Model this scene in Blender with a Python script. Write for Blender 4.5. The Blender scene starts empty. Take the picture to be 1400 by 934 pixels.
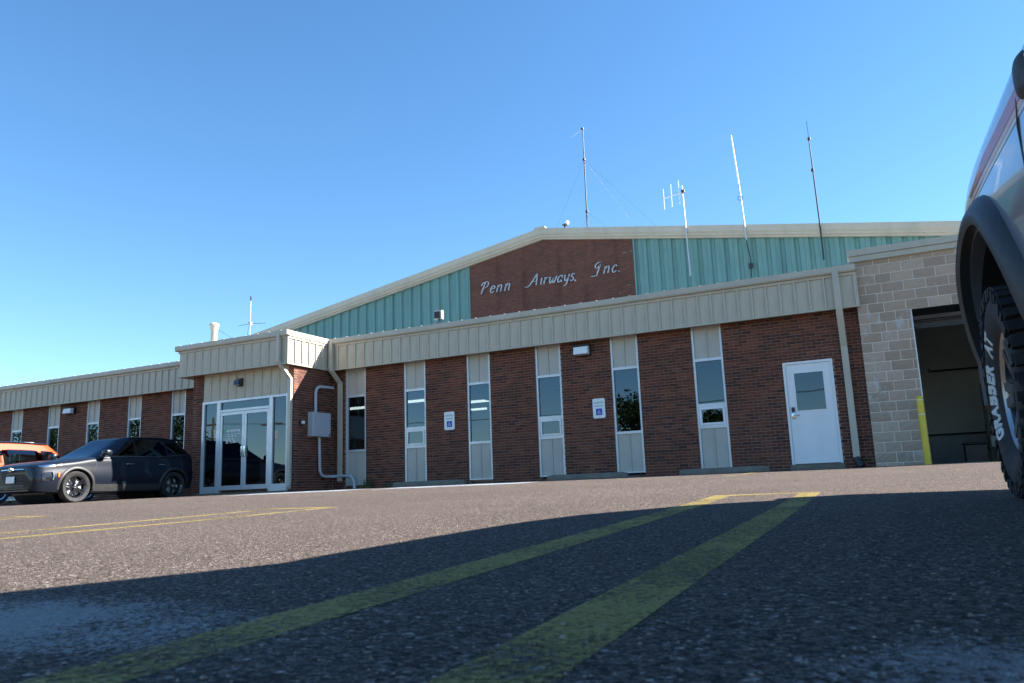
import bpy, bmesh, math, random
from mathutils import Vector, Matrix, Quaternion
random.seed(11)
R = math.radians
sc = bpy.context.scene
COL = sc.collection

# ------------------------------------------------------------------ camera
cam_d = bpy.data.cameras.new('camera'); cam = bpy.data.objects.new('camera', cam_d); COL.objects.link(cam)
sc.camera = cam
CAM = Vector((0.0, -17.8395, -0.3337))
def cam_axes(yaw, pitch, roll):
    cy, sy = math.cos(yaw), math.sin(yaw)
    f = Vector((-sy*math.cos(pitch), cy*math.cos(pitch), math.sin(pitch)))
    r = Vector((cy, sy, 0)); u = r.cross(f)
    c, s = math.cos(roll), math.sin(roll)
    return c*r+s*u, -s*r+c*u, f
cr, cu, cf = cam_axes(R(25.8464), R(10.6971), R(-2.0984))
cam.matrix_world = Matrix(((cr.x, cu.x, -cf.x, CAM.x), (cr.y, cu.y, -cf.y, CAM.y), (cr.z, cu.z, -cf.z, CAM.z), (0, 0, 0, 1)))
cam_d.sensor_width = 23.5; cam_d.lens = 23.5*1082.3/1400
cam_d.clip_start = 0.02; cam_d.clip_end = 3000
cam_d.dof.use_dof = True; cam_d.dof.focus_distance = 17.0; cam_d.dof.aperture_fstop = 8.0

# ------------------------------------------------------------------ world, sun, exposure
SUN = Vector((1.0, 0.597, 0.788)).normalized()
SUN_EL = math.asin(SUN.z); SUN_AZ = math.atan2(SUN.x, SUN.y)
world = bpy.data.worlds.new('World'); sc.world = world; world.use_nodes = True
nt = world.node_tree; nt.nodes.clear()
wo = nt.nodes.new('ShaderNodeOutputWorld'); bg = nt.nodes.new('ShaderNodeBackground'); sky = nt.nodes.new('ShaderNodeTexSky')
sky.sky_type = 'NISHITA'; sky.sun_disc = False; sky.sun_elevation = SUN_EL; sky.sun_rotation = SUN_AZ
sky.altitude = 200; sky.air_density = 1.05; sky.dust_density = 0.0; sky.ozone_density = 4.5
bg.inputs['Strength'].default_value = 0.065
hsv = nt.nodes.new('ShaderNodeHueSaturation'); hsv.inputs['Saturation'].default_value = 1.13; hsv.inputs['Hue'].default_value = .497
nt.links.new(sky.outputs[0], hsv.inputs['Color']); nt.links.new(hsv.outputs[0], bg.inputs[0]); nt.links.new(bg.outputs[0], wo.inputs[0])
sun_d = bpy.data.lights.new('sun', 'SUN'); sun_d.energy = 5.0; sun_d.angle = R(0.5); sun_d.color = (1.0, 0.95, 0.87)
sun_o = bpy.data.objects.new('sun', sun_d); COL.objects.link(sun_o)
sun_o.rotation_euler = SUN.to_track_quat('Z', 'Y').to_euler(); sun_o.location = SUN*60
sc.view_settings.view_transform = 'Standard'; sc.view_settings.look = 'None'
sc.view_settings.exposure = 2.0; sc.view_settings.gamma = 1.0; sc.view_settings.use_curve_mapping = False

# ------------------------------------------------------------------ helpers
class MB:
    def __init__(s): s.v = []; s.f = []; s.uvs = None
    def add(s, vs, fs):
        n = len(s.v); s.v += [tuple(v) for v in vs]; s.f += [tuple(i+n for i in f) for f in fs]; return s
    def box(s, x0, x1, y0, y1, z0, z1):
        return s.add([(x0,y0,z0),(x1,y0,z0),(x1,y1,z0),(x0,y1,z0),(x0,y0,z1),(x1,y0,z1),(x1,y1,z1),(x0,y1,z1)],
            [(0,3,2,1),(4,5,6,7),(0,1,5,4),(1,2,6,5),(2,3,7,6),(3,0,4,7)])
    def bbox(s, x0, x1, y0, y1, z0, z1, b=.01):
        # box with chamfered edges
        bm = bmesh.new(); bmesh.ops.create_cube(bm, size=1)
        for v in bm.verts: v.co = Vector(((x0+x1)/2+v.co.x*(x1-x0), (y0+y1)/2+v.co.y*(y1-y0), (z0+z1)/2+v.co.z*(z1-z0)))
        bmesh.ops.bevel(bm, geom=bm.edges[:], offset=b, segments=2, affect='EDGES', profile=.5)
        bm.verts.index_update()
        s.add([v.co[:] for v in bm.verts], [[v.index for v in f.verts] for f in bm.faces]); bm.free(); return s
    def prism(s, poly, fn, d0, d1):
        # poly: 2-D loop; fn(a,b,d) -> 3-D
        n = len(poly)
        vs = [fn(a, b, d0) for a, b in poly]+[fn(a, b, d1) for a, b in poly]
        fs = [tuple(range(n-1, -1, -1)), tuple(range(n, 2*n))]+[(i, (i+1) % n, n+(i+1) % n, n+i) for i in range(n)]
        return s.add(vs, fs)
    def tube(s, path, r, n=8, cap=True):
        path = [Vector(p) for p in path]; rs = r if isinstance(r, (list, tuple)) else [r]*len(path)
        rings = []; ref = None
        for i, p in enumerate(path):
            t = (path[min(i+1, len(path)-1)]-path[max(i-1, 0)]).normalized()
            if ref is None:
                ref = t.orthogonal().normalized()
            ref = (ref-t*ref.dot(t)).normalized(); b = t.cross(ref)
            rings.append([p+(ref*math.cos(2*math.pi*k/n)+b*math.sin(2*math.pi*k/n))*rs[i] for k in range(n)])
        vs = [q for ring in rings for q in ring]; fs = []
        for i in range(len(rings)-1):
            for k in range(n): fs.append((i*n+k, i*n+(k+1) % n, (i+1)*n+(k+1) % n, (i+1)*n+k))
        if cap: fs += [tuple(range(n-1, -1, -1)), tuple((len(rings)-1)*n+k for k in range(n))]
        return s.add(vs, fs)
    def strip(s, path, w, d):
        # rectangular-section pipe (w x d) along path
        path = [Vector(p) for p in path]; rings = []; ref = None
        for i, p in enumerate(path):
            t = (path[min(i+1, len(path)-1)]-path[max(i-1, 0)]).normalized()
            if ref is None: ref = Vector((1, 0, 0)) if abs(t.x) < .8 else Vector((0, 1, 0))
            ref = (ref-t*ref.dot(t)).normalized(); b = t.cross(ref)
            rings.append([p+ref*a*w/2+b*c*d/2 for a, c in ((-1,-1),(1,-1),(1,1),(-1,1))])
        vs = [q for ring in rings for q in ring]; fs = []
        for i in range(len(rings)-1):
            for k in range(4): fs.append((i*4+k, i*4+(k+1) % 4, (i+1)*4+(k+1) % 4, (i+1)*4+k))
        fs += [(3,2,1,0), tuple((len(rings)-1)*4+k for k in range(4))]
        return s.add(vs, fs)
    def lathe(s, prof, n=24, fn=lambda a, b, c: (a, b, c)):
        # prof: (radius, height); axis = third coordinate
        vs = []; fs = []; m = len(prof)
        for k in range(n):
            a = 2*math.pi*k/n
            for r, h in prof: vs.append(fn(r*math.cos(a), r*math.sin(a), h))
        for k in range(n):
            k2 = (k+1) % n
            for i in range(m-1): fs.append((k*m+i, k2*m+i, k2*m+i+1, k*m+i+1))
        return s.add(vs, fs)
    def grid(s, fn, nu, nv):
        vs = [fn(i/nu, j/nv) for i in range(nu+1) for j in range(nv+1)]
        fs = [(i*(nv+1)+j, (i+1)*(nv+1)+j, (i+1)*(nv+1)+j+1, i*(nv+1)+j+1) for i in range(nu) for j in range(nv)]
        return s.add(vs, fs)
    def mesh(s, name, m, smooth=False):
        me = bpy.data.meshes.new(name); me.from_pydata(s.v, [], s.f)
        bm = bmesh.new(); bm.from_mesh(me); bmesh.ops.recalc_face_normals(bm, faces=bm.faces[:]); bm.to_mesh(me); bm.free()
        if m: me.materials.append(m)
        if smooth:
            me.polygons.foreach_set('use_smooth', [True]*len(me.polygons))
            try: me.set_sharp_from_angle(angle=R(38 if smooth is True else smooth))
            except Exception: pass
        return me
    def build(s, name, m, parent=None, smooth=False, local=False, kind=None):
        o = bpy.data.objects.new(name, s.mesh(name, m, smooth)); COL.objects.link(o)
        if parent is not None: attach(o, parent, local)
        if kind: o['kind'] = kind
        return o
def world_of(o):
    m = o.matrix_basis.copy()
    if o.parent: m = world_of(o.parent) @ o.matrix_parent_inverse @ m
    return m
def attach(o, parent, local=False):
    o.parent = parent
    if not local: o.matrix_parent_inverse = world_of(parent).inverted()
def tag(o, label=None, cat=None, group=None, kind=None):
    if label: o['label'] = label
    if cat: o['category'] = cat
    if group: o['group'] = group
    if kind: o['kind'] = kind
    return o
def thing(name, label, cat, loc=(0,0,0), rz=0, group=None):
    o = bpy.data.objects.new(name, None); COL.objects.link(o); o.empty_display_size = .2
    o.location = loc; o.rotation_euler = (0, 0, rz)
    return tag(o, label, cat, group)
def inst(name, me, loc, parent, scale=None, rot=None):
    o = bpy.data.objects.new(name, me); COL.objects.link(o); o.location = loc
    if scale: o.scale = scale
    if rot: o.rotation_euler = rot
    if parent is not None: attach(o, parent)
    return o

# ------------------------------------------------------------------ materials
def N(t, ty, **kw):
    n = t.nodes.new(ty)
    for k, v in kw.items(): setattr(n, k, v)
    return n
def newmat(name):
    m = bpy.data.materials.new(name); m.use_nodes = True; t = m.node_tree
    return m, t, t.nodes['Principled BSDF']
def setin(n, **kw):
    for k, v in kw.items(): n.inputs[k.replace('_', ' ')].default_value = v
def ramp(t, stops, fac):
    r = N(t, 'ShaderNodeValToRGB'); e = r.color_ramp.elements
    while len(e) < len(stops): e.new(.5)
    for el, (p, c) in zip(e, stops): el.position = p; el.color = (*c, 1) if len(c) == 3 else c
    t.links.new(fac, r.inputs[0]); return r.outputs[0]
def mul(c, k): return tuple(min(1, x*k) for x in c)
def noise(t, scale, detail=4, rough=.6, vec=None, sx=(1,1,1)):
    tc = N(t, 'ShaderNodeTexCoord'); mp = N(t, 'ShaderNodeMapping'); mp.inputs['Scale'].default_value = sx
    t.links.new(vec or tc.outputs['Object'], mp.inputs[0])
    n = N(t, 'ShaderNodeTexNoise'); setin(n, Scale=scale, Detail=detail, Roughness=rough); t.links.new(mp.outputs[0], n.inputs['Vector'])
    return n.outputs['Fac']
def mix(t, a, b, f, mode='MIX'):
    m = N(t, 'ShaderNodeMix'); m.data_type = 'RGBA'; m.blend_type = mode
    for k, v in ((0, f), (6, a), (7, b)):
        if hasattr(v, 'is_linked') or hasattr(v, 'links'): t.links.new(v, m.inputs[k])
        elif k == 0: m.inputs[0].default_value = v
        else: m.inputs[k].default_value = (*v, 1)
    return m.outputs[2]
def bump(t, p, h, strength=.3, dist=.01):
    b = N(t, 'ShaderNodeBump'); setin(b, Strength=strength, Distance=dist); t.links.new(h, b.inputs['Height']); t.links.new(b.outputs[0], p.inputs['Normal'])
def mat(name, col, rough=.6, metal=0.0, var=.12, scale=3, sx=(1,1,1), bmp=0, bscale=40, coat=0, spec=.5, dirt=None, dirt_amt=.5, dscale=1.2, dsx=(1,1,.25)):
    m, t, p = newmat(name); setin(p, Roughness=rough, Metallic=metal)
    p.inputs['Specular IOR Level'].default_value = spec
    if coat: p.inputs['Coat Weight'].default_value = coat; p.inputs['Coat Roughness'].default_value = .04
    f = noise(t, scale, sx=sx)
    c = ramp(t, [(.3, mul(col, 1-var)), (.7, mul(col, 1+var))], f)
    if dirt:
        d = noise(t, dscale, 6, .65, sx=dsx)
        k = ramp(t, [(.48, (0,0,0)), (.72, (dirt_amt,)*3)], d)
        c = mix(t, c, dirt, k)
    t.links.new(c, p.inputs['Base Color'])
    if rough < .95 and metal < .5 and not coat:
        rr = ramp(t, [(.3, (max(0, rough-.08),)*3), (.7, (min(1, rough+.08),)*3)], noise(t, scale*2.3)); t.links.new(rr, p.inputs['Roughness'])
    if bmp: bump(t, p, noise(t, bscale, 5), bmp, .004)
    return m
M = {}
M['cream'] = mat('cream_siding', (.50,.45,.35), .5, var=.06, scale=1.5, dirt=(.33,.28,.20), dirt_amt=.55, dscale=3.0, dsx=(2.5,2.5,.3))
M['trim'] = mat('trim_metal', (.47,.43,.345), .42, var=.06, scale=1.2, dirt=(.30,.28,.22), dirt_amt=.35, dscale=2)
M['soffit'] = mat('soffit', (.30,.22,.13), .7, var=.15)
M['teal'] = mat('teal_siding', (.125,.262,.248), .5, var=.07, scale=1.0, dirt=(.06,.16,.16), dirt_amt=.5, dscale=2.5, dsx=(1.5,1.5,.12))
M['alum'] = mat('aluminium_frame', (.62,.64,.66), .38, .35, var=.05, dirt=(.35,.35,.34), dirt_amt=.3)
M['white'] = mat('white_paint', (.80,.81,.82), .38, var=.03, dirt=(.6,.58,.52), dirt_amt=.2)
M['panelgrey'] = mat('grey_infill_panel', (.47,.445,.385), .5, var=.05, dirt=(.38,.36,.31), dirt_amt=.35, dscale=3)
M['mortar'] = mat('mortar', (.285,.215,.17), .92, var=.2, scale=14, bmp=.3, bscale=90)
M['cmortar'] = mat('block_mortar', (.78,.72,.63), .9, var=.12, scale=8)
M['concrete'] = mat('concrete', (.17,.15,.115), .9, var=.22, scale=6, bmp=.35, bscale=60, dirt=(.15,.15,.13), dirt_amt=.6, dscale=4)
M['yellow'] = mat('yellow_enamel', (.72,.52,.03), .4, var=.08, dirt=(.4,.3,.08), dirt_amt=.35, dscale=5)
M['lightband'] = mat('pale_band', (.75,.72,.55), .5)
M['black'] = mat('black_plastic', (.018,.018,.02), .45, var=.1)
M['blackgloss'] = mat('black_gloss', (.012,.012,.014), .12, var=.05, coat=.6)
M['rubber'] = mat('tyre_rubber', (.017,.017,.018), .82, var=.25, scale=14, dirt=(.07,.065,.06), dirt_amt=.5, dscale=9, dsx=(1,1,1))
M['darkmetal'] = mat('dark_metal', (.05,.05,.055), .5, .6)
M['chrome'] = mat('chrome', (.72,.73,.75), .14, 1.0, var=.03)
M['alloy'] = mat('alloy', (.42,.43,.45), .25, 1.0, var=.05)
M['galv'] = mat('galvanised', (.55,.56,.57), .45, .7, var=.08)
M['boxgrey'] = mat('grey_enamel', (.44,.46,.48), .4, var=.05, dirt=(.3,.3,.3), dirt_amt=.3)
M['letter'] = mat('letter_metal', (.42,.44,.46), .4, .3, var=.08, dirt=(.35,.34,.32), dirt_amt=.4, dscale=4)
M['roofmetal'] = mat('roof_metal', (.62,.62,.60), .4, .3, var=.06)
M['wood'] = mat('pole_wood', (.16,.11,.075), .9, var=.25, scale=2, sx=(6,6,.5))
M['bark'] = mat('bark', (.09,.07,.05), .95, var=.3, scale=6)
M['grass'] = mat('grass', (.06,.09,.025), .95, var=.35, scale=1.5)
M['green'] = mat('sign_green', (.05,.30,.20), .5)
M['blue'] = mat('sign_blue', (.012,.06,.42), .45)
M['signwhite'] = mat('sign_white', (.78,.82,.82), .35, var=.03)
M['brass'] = mat('emblem_gold', (.55,.45,.2), .3, .8)
M['red'] = mat('red_lens', (.35,.02,.015), .2)
M['amber'] = mat('amber_lens', (.80,.20,.02), .25)
M['roomwall'] = mat('room_wall', (.26,.25,.23), .8)
M['roomfloor'] = mat('room_floor', (.20,.18,.16), .7)
M['ceiling'] = mat('ceiling_tile', (.30,.30,.29), .9)
M['garagewall'] = mat('garage_wall', (.40,.43,.42), .7, var=.08)
M['orange'] = mat('orange_car_paint', (.44,.060,.014), .5, var=.03, coat=.12, spec=.2)
M['navy'] = mat('dark_blue_car_paint', (.006,.009,.017), .38, .0, var=.05, coat=.35, spec=.2)
M['grey_clad'] = mat('grey_cladding', (.022,.022,.023), .55, var=.1)
M['silver'] = mat('silver_skid', (.45,.45,.46), .35, .6)
M['truckpaint'] = mat('truck_paint', (.24,.27,.32), .3, .5, var=.04, coat=1)

def glass_mat(name, tint, boost, base):
    m = bpy.data.materials.new(name); m.use_nodes = True; t = m.node_tree; t.nodes.clear()
    o = N(t, 'ShaderNodeOutputMaterial'); mx = N(t, 'ShaderNodeMixShader'); tr = N(t, 'ShaderNodeBsdfTransparent'); g = N(t, 'ShaderNodeBsdfGlossy')
    tr.inputs[0].default_value = (*tint, 1); g.inputs['Roughness'].default_value = .004; g.inputs[0].default_value = (.68,.86,1,1)
    fr = N(t, 'ShaderNodeFresnel'); fr.inputs[0].default_value = 1.5
    ma = N(t, 'ShaderNodeMath', operation='MULTIPLY_ADD', use_clamp=True); ma.inputs[1].default_value = boost; ma.inputs[2].default_value = base
    t.links.new(fr.outputs[0], ma.inputs[0]); t.links.new(ma.outputs[0], mx.inputs[0]); t.links.new(tr.outputs[0], mx.inputs[1]); t.links.new(g.outputs[0], mx.inputs[2]); t.links.new(mx.outputs[0], o.inputs[0])
    b = N(t, 'ShaderNodeBump'); b.inputs['Strength'].default_value = .02; b.inputs['Distance'].default_value = .02
    t.links.new(noise(t, 1.1, 2), b.inputs['Height']); t.links.new(b.outputs[0], g.inputs['Normal'])
    return m
M['glass'] = glass_mat('window_glass', (.34,.39,.40), 1.5, .02)
M['carglass'] = glass_mat('car_glass', (.015,.018,.022), .9, .0)
M['lightglass'] = glass_mat('clear_car_glass', (.55,.62,.60), 1.4, .04)
m, t, p = newmat('lamp_tube'); p.inputs['Emission Color'].default_value = (1,.96,.88,1); p.inputs['Emission Strength'].default_value = 1.6; M['tube'] = m

# brick: one look, tint from object random (single bricks) or from a mesh attribute (joined brickwork)
def brick_mat(name, src):
    m, t, p = newmat(name); setin(p, Roughness=.88)
    if src == 'obj': f = N(t, 'ShaderNodeObjectInfo').outputs['Random']
    else:
        a = N(t, 'ShaderNodeAttribute'); a.attribute_name = 'tint'; f = a.outputs['Fac']
    c = ramp(t, [(0, (.058,.024,.019)), (.14, (.098,.034,.023)), (.45, (.150,.048,.028)), (.75, (.188,.058,.033)), (.93, (.225,.078,.043)), (1, (.075,.036,.028))], f)
    geo = N(t, 'ShaderNodeNewGeometry')
    n1 = noise(t, 26, 5, .7, vec=geo.outputs['Position']); c = mix(t, c, mix(t, (.35,.35,.35), (1.35,1.3,1.25), n1), .8, 'MULTIPLY')
    n2 = noise(t, .55, 3, .6, vec=geo.outputs['Position'])
    c = mix(t, c, mix(t, (.72,.70,.70), (1.15,1.12,1.1), n2), 1.0, 'MULTIPLY')
    t.links.new(c, p.inputs['Base Color']); bump(t, p, noise(t, 120, 4, .7, vec=geo.outputs['Position']), .4, .004)
    return m
M['brick'] = brick_mat('brick', 'obj'); M['brickwork'] = brick_mat('brickwork', 'attr')

# far brick panel of the hangar gable: bricks are about two pixels high there
m, t, p = newmat('far_brick'); setin(p, Roughness=.9)
tc = N(t, 'ShaderNodeTexCoord'); sp = N(t, 'ShaderNodeSeparateXYZ'); cb = N(t, 'ShaderNodeCombineXYZ')
t.links.new(tc.outputs['Object'], sp.inputs[0]); t.links.new(sp.outputs[0], cb.inputs[0]); t.links.new(sp.outputs[2], cb.inputs[1])
bt = N(t, 'ShaderNodeTexBrick'); bt.offset = .5
for k, v in dict(Scale=1, **{'Mortar Size': .006, 'Brick Width': .2032, 'Row Height': .0677, 'Bias': 0, 'Mortar Smooth': .1}).items(): bt.inputs[k].default_value = v
bt.inputs['Color1'].default_value = (.145,.050,.032,1); bt.inputs['Color2'].default_value = (.085,.032,.025,1); bt.inputs['Mortar'].default_value = (.15,.105,.085,1)
t.links.new(cb.outputs[0], bt.inputs['Vector'])
c = mix(t, bt.outputs['Color'], mix(t, (.65,.62,.62), (1.2,1.15,1.1), noise(t, .8, 5, .7)), 1.0, 'MULTIPLY')
st = ramp(t, [(.55, (1,1,1)), (.75, (.62,.6,.6))], noise(t, 1.6, 5, .6, sx=(1.5,1,.2))); c = mix(t, c, st, 1.0, 'MULTIPLY')
t.links.new(c, p.inputs['Base Color']); bump(t, p, bt.outputs['Fac'], -.4, .006); M['farbrick'] = m

# split-face block
m, t, p = newmat('split_block'); setin(p, Roughness=.93)
f = N(t, 'ShaderNodeObjectInfo').outputs['Random']; geo = N(t, 'ShaderNodeNewGeometry')
c = ramp(t, [(0, (.36,.27,.20)), (.5, (.43,.325,.245)), (1, (.51,.395,.30))], f)
c = mix(t, c, mix(t, (.62,.62,.62), (1.3,1.3,1.3), noise(t, 30, 5, .7, vec=geo.outputs['Position'])), .8, 'MULTIPLY')
wh = noise(t, 2.6, 5, .6, vec=geo.outputs['Position'], sx=(1.6,1,.8)); c = mix(t, c, (.50,.50,.49), ramp(t, [(.60, (0,0,0)), (.70, (.75,)*3)], wh))
t.links.new(c, p.inputs['Base Color']); bump(t, p, noise(t, 70, 5, .7, vec=geo.outputs['Position']), .6, .008); M['block'] = m

# asphalt
m, t, p = newmat('asphalt'); setin(p, Roughness=.85); p.inputs['Specular IOR Level'].default_value = .06
tc = N(t, 'ShaderNodeTexCoord')
v1 = N(t, 'ShaderNodeTexVoronoi'); setin(v1, Scale=165.0); t.links.new(tc.outputs['Object'], v1.inputs['Vector'])
v2 = N(t, 'ShaderNodeTexVoronoi'); setin(v2, Scale=370.0); t.links.new(tc.outputs['Object'], v2.inputs['Vector'])
sx1 = N(t, 'ShaderNodeSeparateColor'); t.links.new(v1.outputs['Color'], sx1.inputs[0])
sx2 = N(t, 'ShaderNodeSeparateColor'); t.links.new(v2.outputs['Color'], sx2.inputs[0])
base = ramp(t, [(0, (.040,.033,.030)), (.5, (.108,.090,.082)), (.85, (.172,.144,.131)), (.972, (.225,.192,.175)), (.990, (.38,.34,.315)), (1, (.48,.44,.41))], sx1.outputs[0])
fine = ramp(t, [(0, (.55,.55,.55)), (.8, (1.1,1.08,1.05)), (.97, (1.8,1.75,1.7))], sx2.outputs[0])
c = mix(t, base, fine, 1.0, 'MULTIPLY')
big = noise(t, .7, 6, .65); c = mix(t, c, mix(t, (.75,.74,.74), (1.3,1.25,1.2), big), 1.0, 'MULTIPLY')
def spot(cx, cy, rx, ry):
    mp = N(t, 'ShaderNodeMapping'); mp.vector_type = 'POINT'; mp.inputs['Scale'].default_value = (1/rx, 1/ry, 0); mp.inputs['Location'].default_value = (-cx/rx, -cy/ry, 0)
    t.links.new(tc.outputs['Object'], mp.inputs[0]); g = N(t, 'ShaderNodeTexGradient', gradient_type='SPHERICAL'); t.links.new(mp.outputs[0], g.inputs[0]); return g.outputs['Fac']
wear = noise(t, 60, 5, .7); wear2 = noise(t, 7, 4, .6)
def patch(c, sp_, amt):
    a = N(t, 'ShaderNodeMath', operation='MULTIPLY'); t.links.new(sp_, a.inputs[0]); t.links.new(wear2, a.inputs[1])
    w3 = N(t, 'ShaderNodeMath', operation='MULTIPLY_ADD'); t.links.new(sx1.outputs[1], w3.inputs[0]); w3.inputs[1].default_value = -.22; t.links.new(a.outputs[0], w3.inputs[2])
    w4 = N(t, 'ShaderNodeMath', operation='MULTIPLY_ADD'); t.links.new(sx2.outputs[1], w4.inputs[0]); w4.inputs[1].default_value = -.16; t.links.new(w3.outputs[0], w4.inputs[2])
    return mix(t, c, (.46,.46,.45), ramp(t, [(.02, (0,0,0)), (.14, (amt,)*3)], w4.outputs[0]))
c = patch(c, spot(-1.25, -17.12, .80, .30), .62); c = patch(c, spot(.10, -17.12, .30, .26), .5)
t.links.new(c, p.inputs['Base Color'])
hb = N(t, 'ShaderNodeMath', operation='ADD'); t.links.new(v1.outputs['Distance'], hb.inputs[0]); t.links.new(v2.outputs['Distance'], hb.inputs[1])
bump(t, p, hb.outputs[0], .9, .0045); M['asphalt'] = m

def paint_mat(name, col, lo, hi, rough=.6):
    m, t, p = newmat(name); setin(p, Roughness=rough)
    geo = N(t, 'ShaderNodeNewGeometry'); pos = geo.outputs['Position']
    c = mix(t, mul(col, .75), mul(col, 1.1), noise(t, 9, 4, .6, vec=pos)); t.links.new(c, p.inputs['Base Color'])
    v = N(t, 'ShaderNodeTexVoronoi'); setin(v, Scale=150.0); t.links.new(pos, v.inputs['Vector'])
    n1 = noise(t, 70, 6, .75, vec=pos); n2 = noise(t, 2.2, 4, .6, vec=pos)
    a = N(t, 'ShaderNodeMath', operation='ADD'); t.links.new(n1, a.inputs[0]); t.links.new(n2, a.inputs[1])
    p.inputs['Specular IOR Level'].default_value = .06
    sc_ = N(t, 'ShaderNodeSeparateColor'); t.links.new(v.outputs['Color'], sc_.inputs[0])
    b_ = N(t, 'ShaderNodeMath', operation='MULTIPLY_ADD'); t.links.new(sc_.outputs[0], b_.inputs[0]); b_.inputs[1].default_value = -.14; t.links.new(N_half(t, a.outputs[0]), b_.inputs[2])
    k = ramp(t, [(lo-.07, (0,0,0)), (hi-.05, (.78,.78,.78))], b_.outputs[0])
    t.links.new(k, p.inputs['Alpha']); bump(t, p, v.outputs['Distance'], .8, .006)
    return m
def N_half(t, s):
    h = N(t, 'ShaderNodeMath', operation='MULTIPLY'); h.inputs[1].default_value = .5; t.links.new(s, h.inputs[0]); return h.outputs[0]
M['ypaint'] = paint_mat('yellow_road_paint', (.41,.315,.105), .37, .53)
M['wpaint'] = paint_mat('white_road_paint', (.46,.51,.58), .38, .52)

# ------------------------------------------------------------------ ground
GY = [-400, -60, -30, -17.84, -14.3, -10, -5, -3.5, 0, 5, 400]; GZ = [-4, -1.2, -.75, -.502, -.428, -.305, -.21, -.168, -.12, -.12, -.12]
def pch(xs, ys, x):
    n = len(xs)
    if x <= xs[0]: return ys[0]
    if x >= xs[-1]: return ys[-1]
    d = [(ys[i+1]-ys[i])/(xs[i+1]-xs[i]) for i in range(n-1)]
    def tan(i):
        if i == 0: return d[0]
        if i == n-1: return d[-1]
        if d[i-1]*d[i] <= 0: return 0
        return 2*d[i-1]*d[i]/(d[i-1]+d[i])
    i = max(k for k in range(n-1) if xs[k] <= x); h = xs[i+1]-xs[i]; u = (x-xs[i])/h
    return (2*u**3-3*u**2+1)*ys[i]+(u**3-2*u**2+u)*h*tan(i)+(-2*u**3+3*u**2)*ys[i+1]+(u**3-u**2)*h*tan(i+1)
def gz(x, y):
    k = max(0, min(1, (-x-9)/9)); k = k*k*(3-2*k)
    q = max(0, min(1, (y+14)/5))
    return pch(GY, GZ, y)-.012*k*q*max(0, min(1, -y/3))
xs = [-70, -50]+[-40+1.0*i for i in range(71)]+[40, 50]
ys_ = [-45, -38]+[-32+.5*i for i in range(65)]+[.6, 6, 14]
mb = MB(); ny = len(ys_)
mb.add([(x, y, gz(x, y)) for x in xs for y in ys_], [(i*ny+j, (i+1)*ny+j, (i+1)*ny+j+1, i*ny+j+1) for i in range(len(xs)-1) for j in range(ny-1)])
lot = tag(mb.build('asphalt_lot', M['asphalt'], smooth=True), 'worn speckled asphalt parking lot', kind='structure')
mb = MB(); gx = [-900, -300, -120, -70, -50, 0, 50, 80, 300, 900]; gy = [-900, -400, -200, -100, -45, -30, -15, 0, 14, 60, 200, 900]; n = len(gy)
mb.add([(x, y, gz(x, y)-.06) for x in gx for y in gy], [(i*n+j, (i+1)*n+j, (i+1)*n+j+1, i*n+j+1) for i in range(len(gx)-1) for j in range(n-1)])
tag(mb.build('grass_field', M['grass']), 'green grass field round the parking lot', kind='structure')

def line_sheet(mb, p0, p1, w, h=.0012):
    p0, p1 = Vector(p0), Vector(p1); L = (p1-p0).length; n = max(1, int(L/.4)); d = (p1-p0).normalized(); q = Vector((-d.y, d.x))
    vs = []; fs = []
    for i in range(n+1):
        c = p0+(p1-p0)*i/n
        for s in (-1, 1):
            a = c+q*s*w/2; vs.append((a.x, a.y, gz(a.x, a.y)+h))
    for i in range(n): fs.append((2*i, 2*i+1, 2*i+3, 2*i+2))
    mb.add(vs, fs)
def hairpin(label, a0, a1, b0, b1, w=.105):
    mb = MB(); line_sheet(mb, a0, a1, w); line_sheet(mb, b0, b1, w)
    d = (Vector(b1)-Vector(a1)).normalized()*w/2
    e = (Vector(a1)-Vector(a0)).normalized()*(w/2+.001)
    line_sheet(mb, Vector(a1)-d+e, Vector(b1)+d+e, w)
    return tag(mb.build('parking_line', M['ypaint']), label, 'parking line', 'yellow hairpin stall lines')
hairpin('yellow hairpin parking line running under the shadow of the dark truck', (-.209,-20.5), (-.475,-13.30), (-.53,-20.5), (-.93,-13.36))
hairpin('yellow hairpin parking line in full sun between the truck shadow and the dark suv', (-3.36,-20.5), (-3.66,-13.35), (-3.92,-20.5), (-4.24,-13.3))
hairpin('short end of a yellow hairpin parking line beyond the sunlit one', (-6.35,-20.5), (-6.75,-13.4), (-6.92,-20.5), (-7.32,-13.3))
for x, lab in ((-2.35, 'worn yellow stall line beside the wheel stop near the white door'),):
    mb = MB(); line_sheet(mb, (x, -6.2), (x, -1.0), .1); tag(mb.build('parking_line', M['ypaint']), lab, 'parking line')
for a_, b_, lab in ((-13.6, -10.3, 'pale worn paint on the asphalt in front of the farther accessible sign'), (-9.6, -6.3, 'pale worn paint on the asphalt in front of the nearer accessible sign')):
    mb = MB(); line_sheet(mb, (a_,-4.25), (b_,-4.25), 1.2); tag(mb.build('painted_stall', M['wpaint']), lab, 'road marking')

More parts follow.
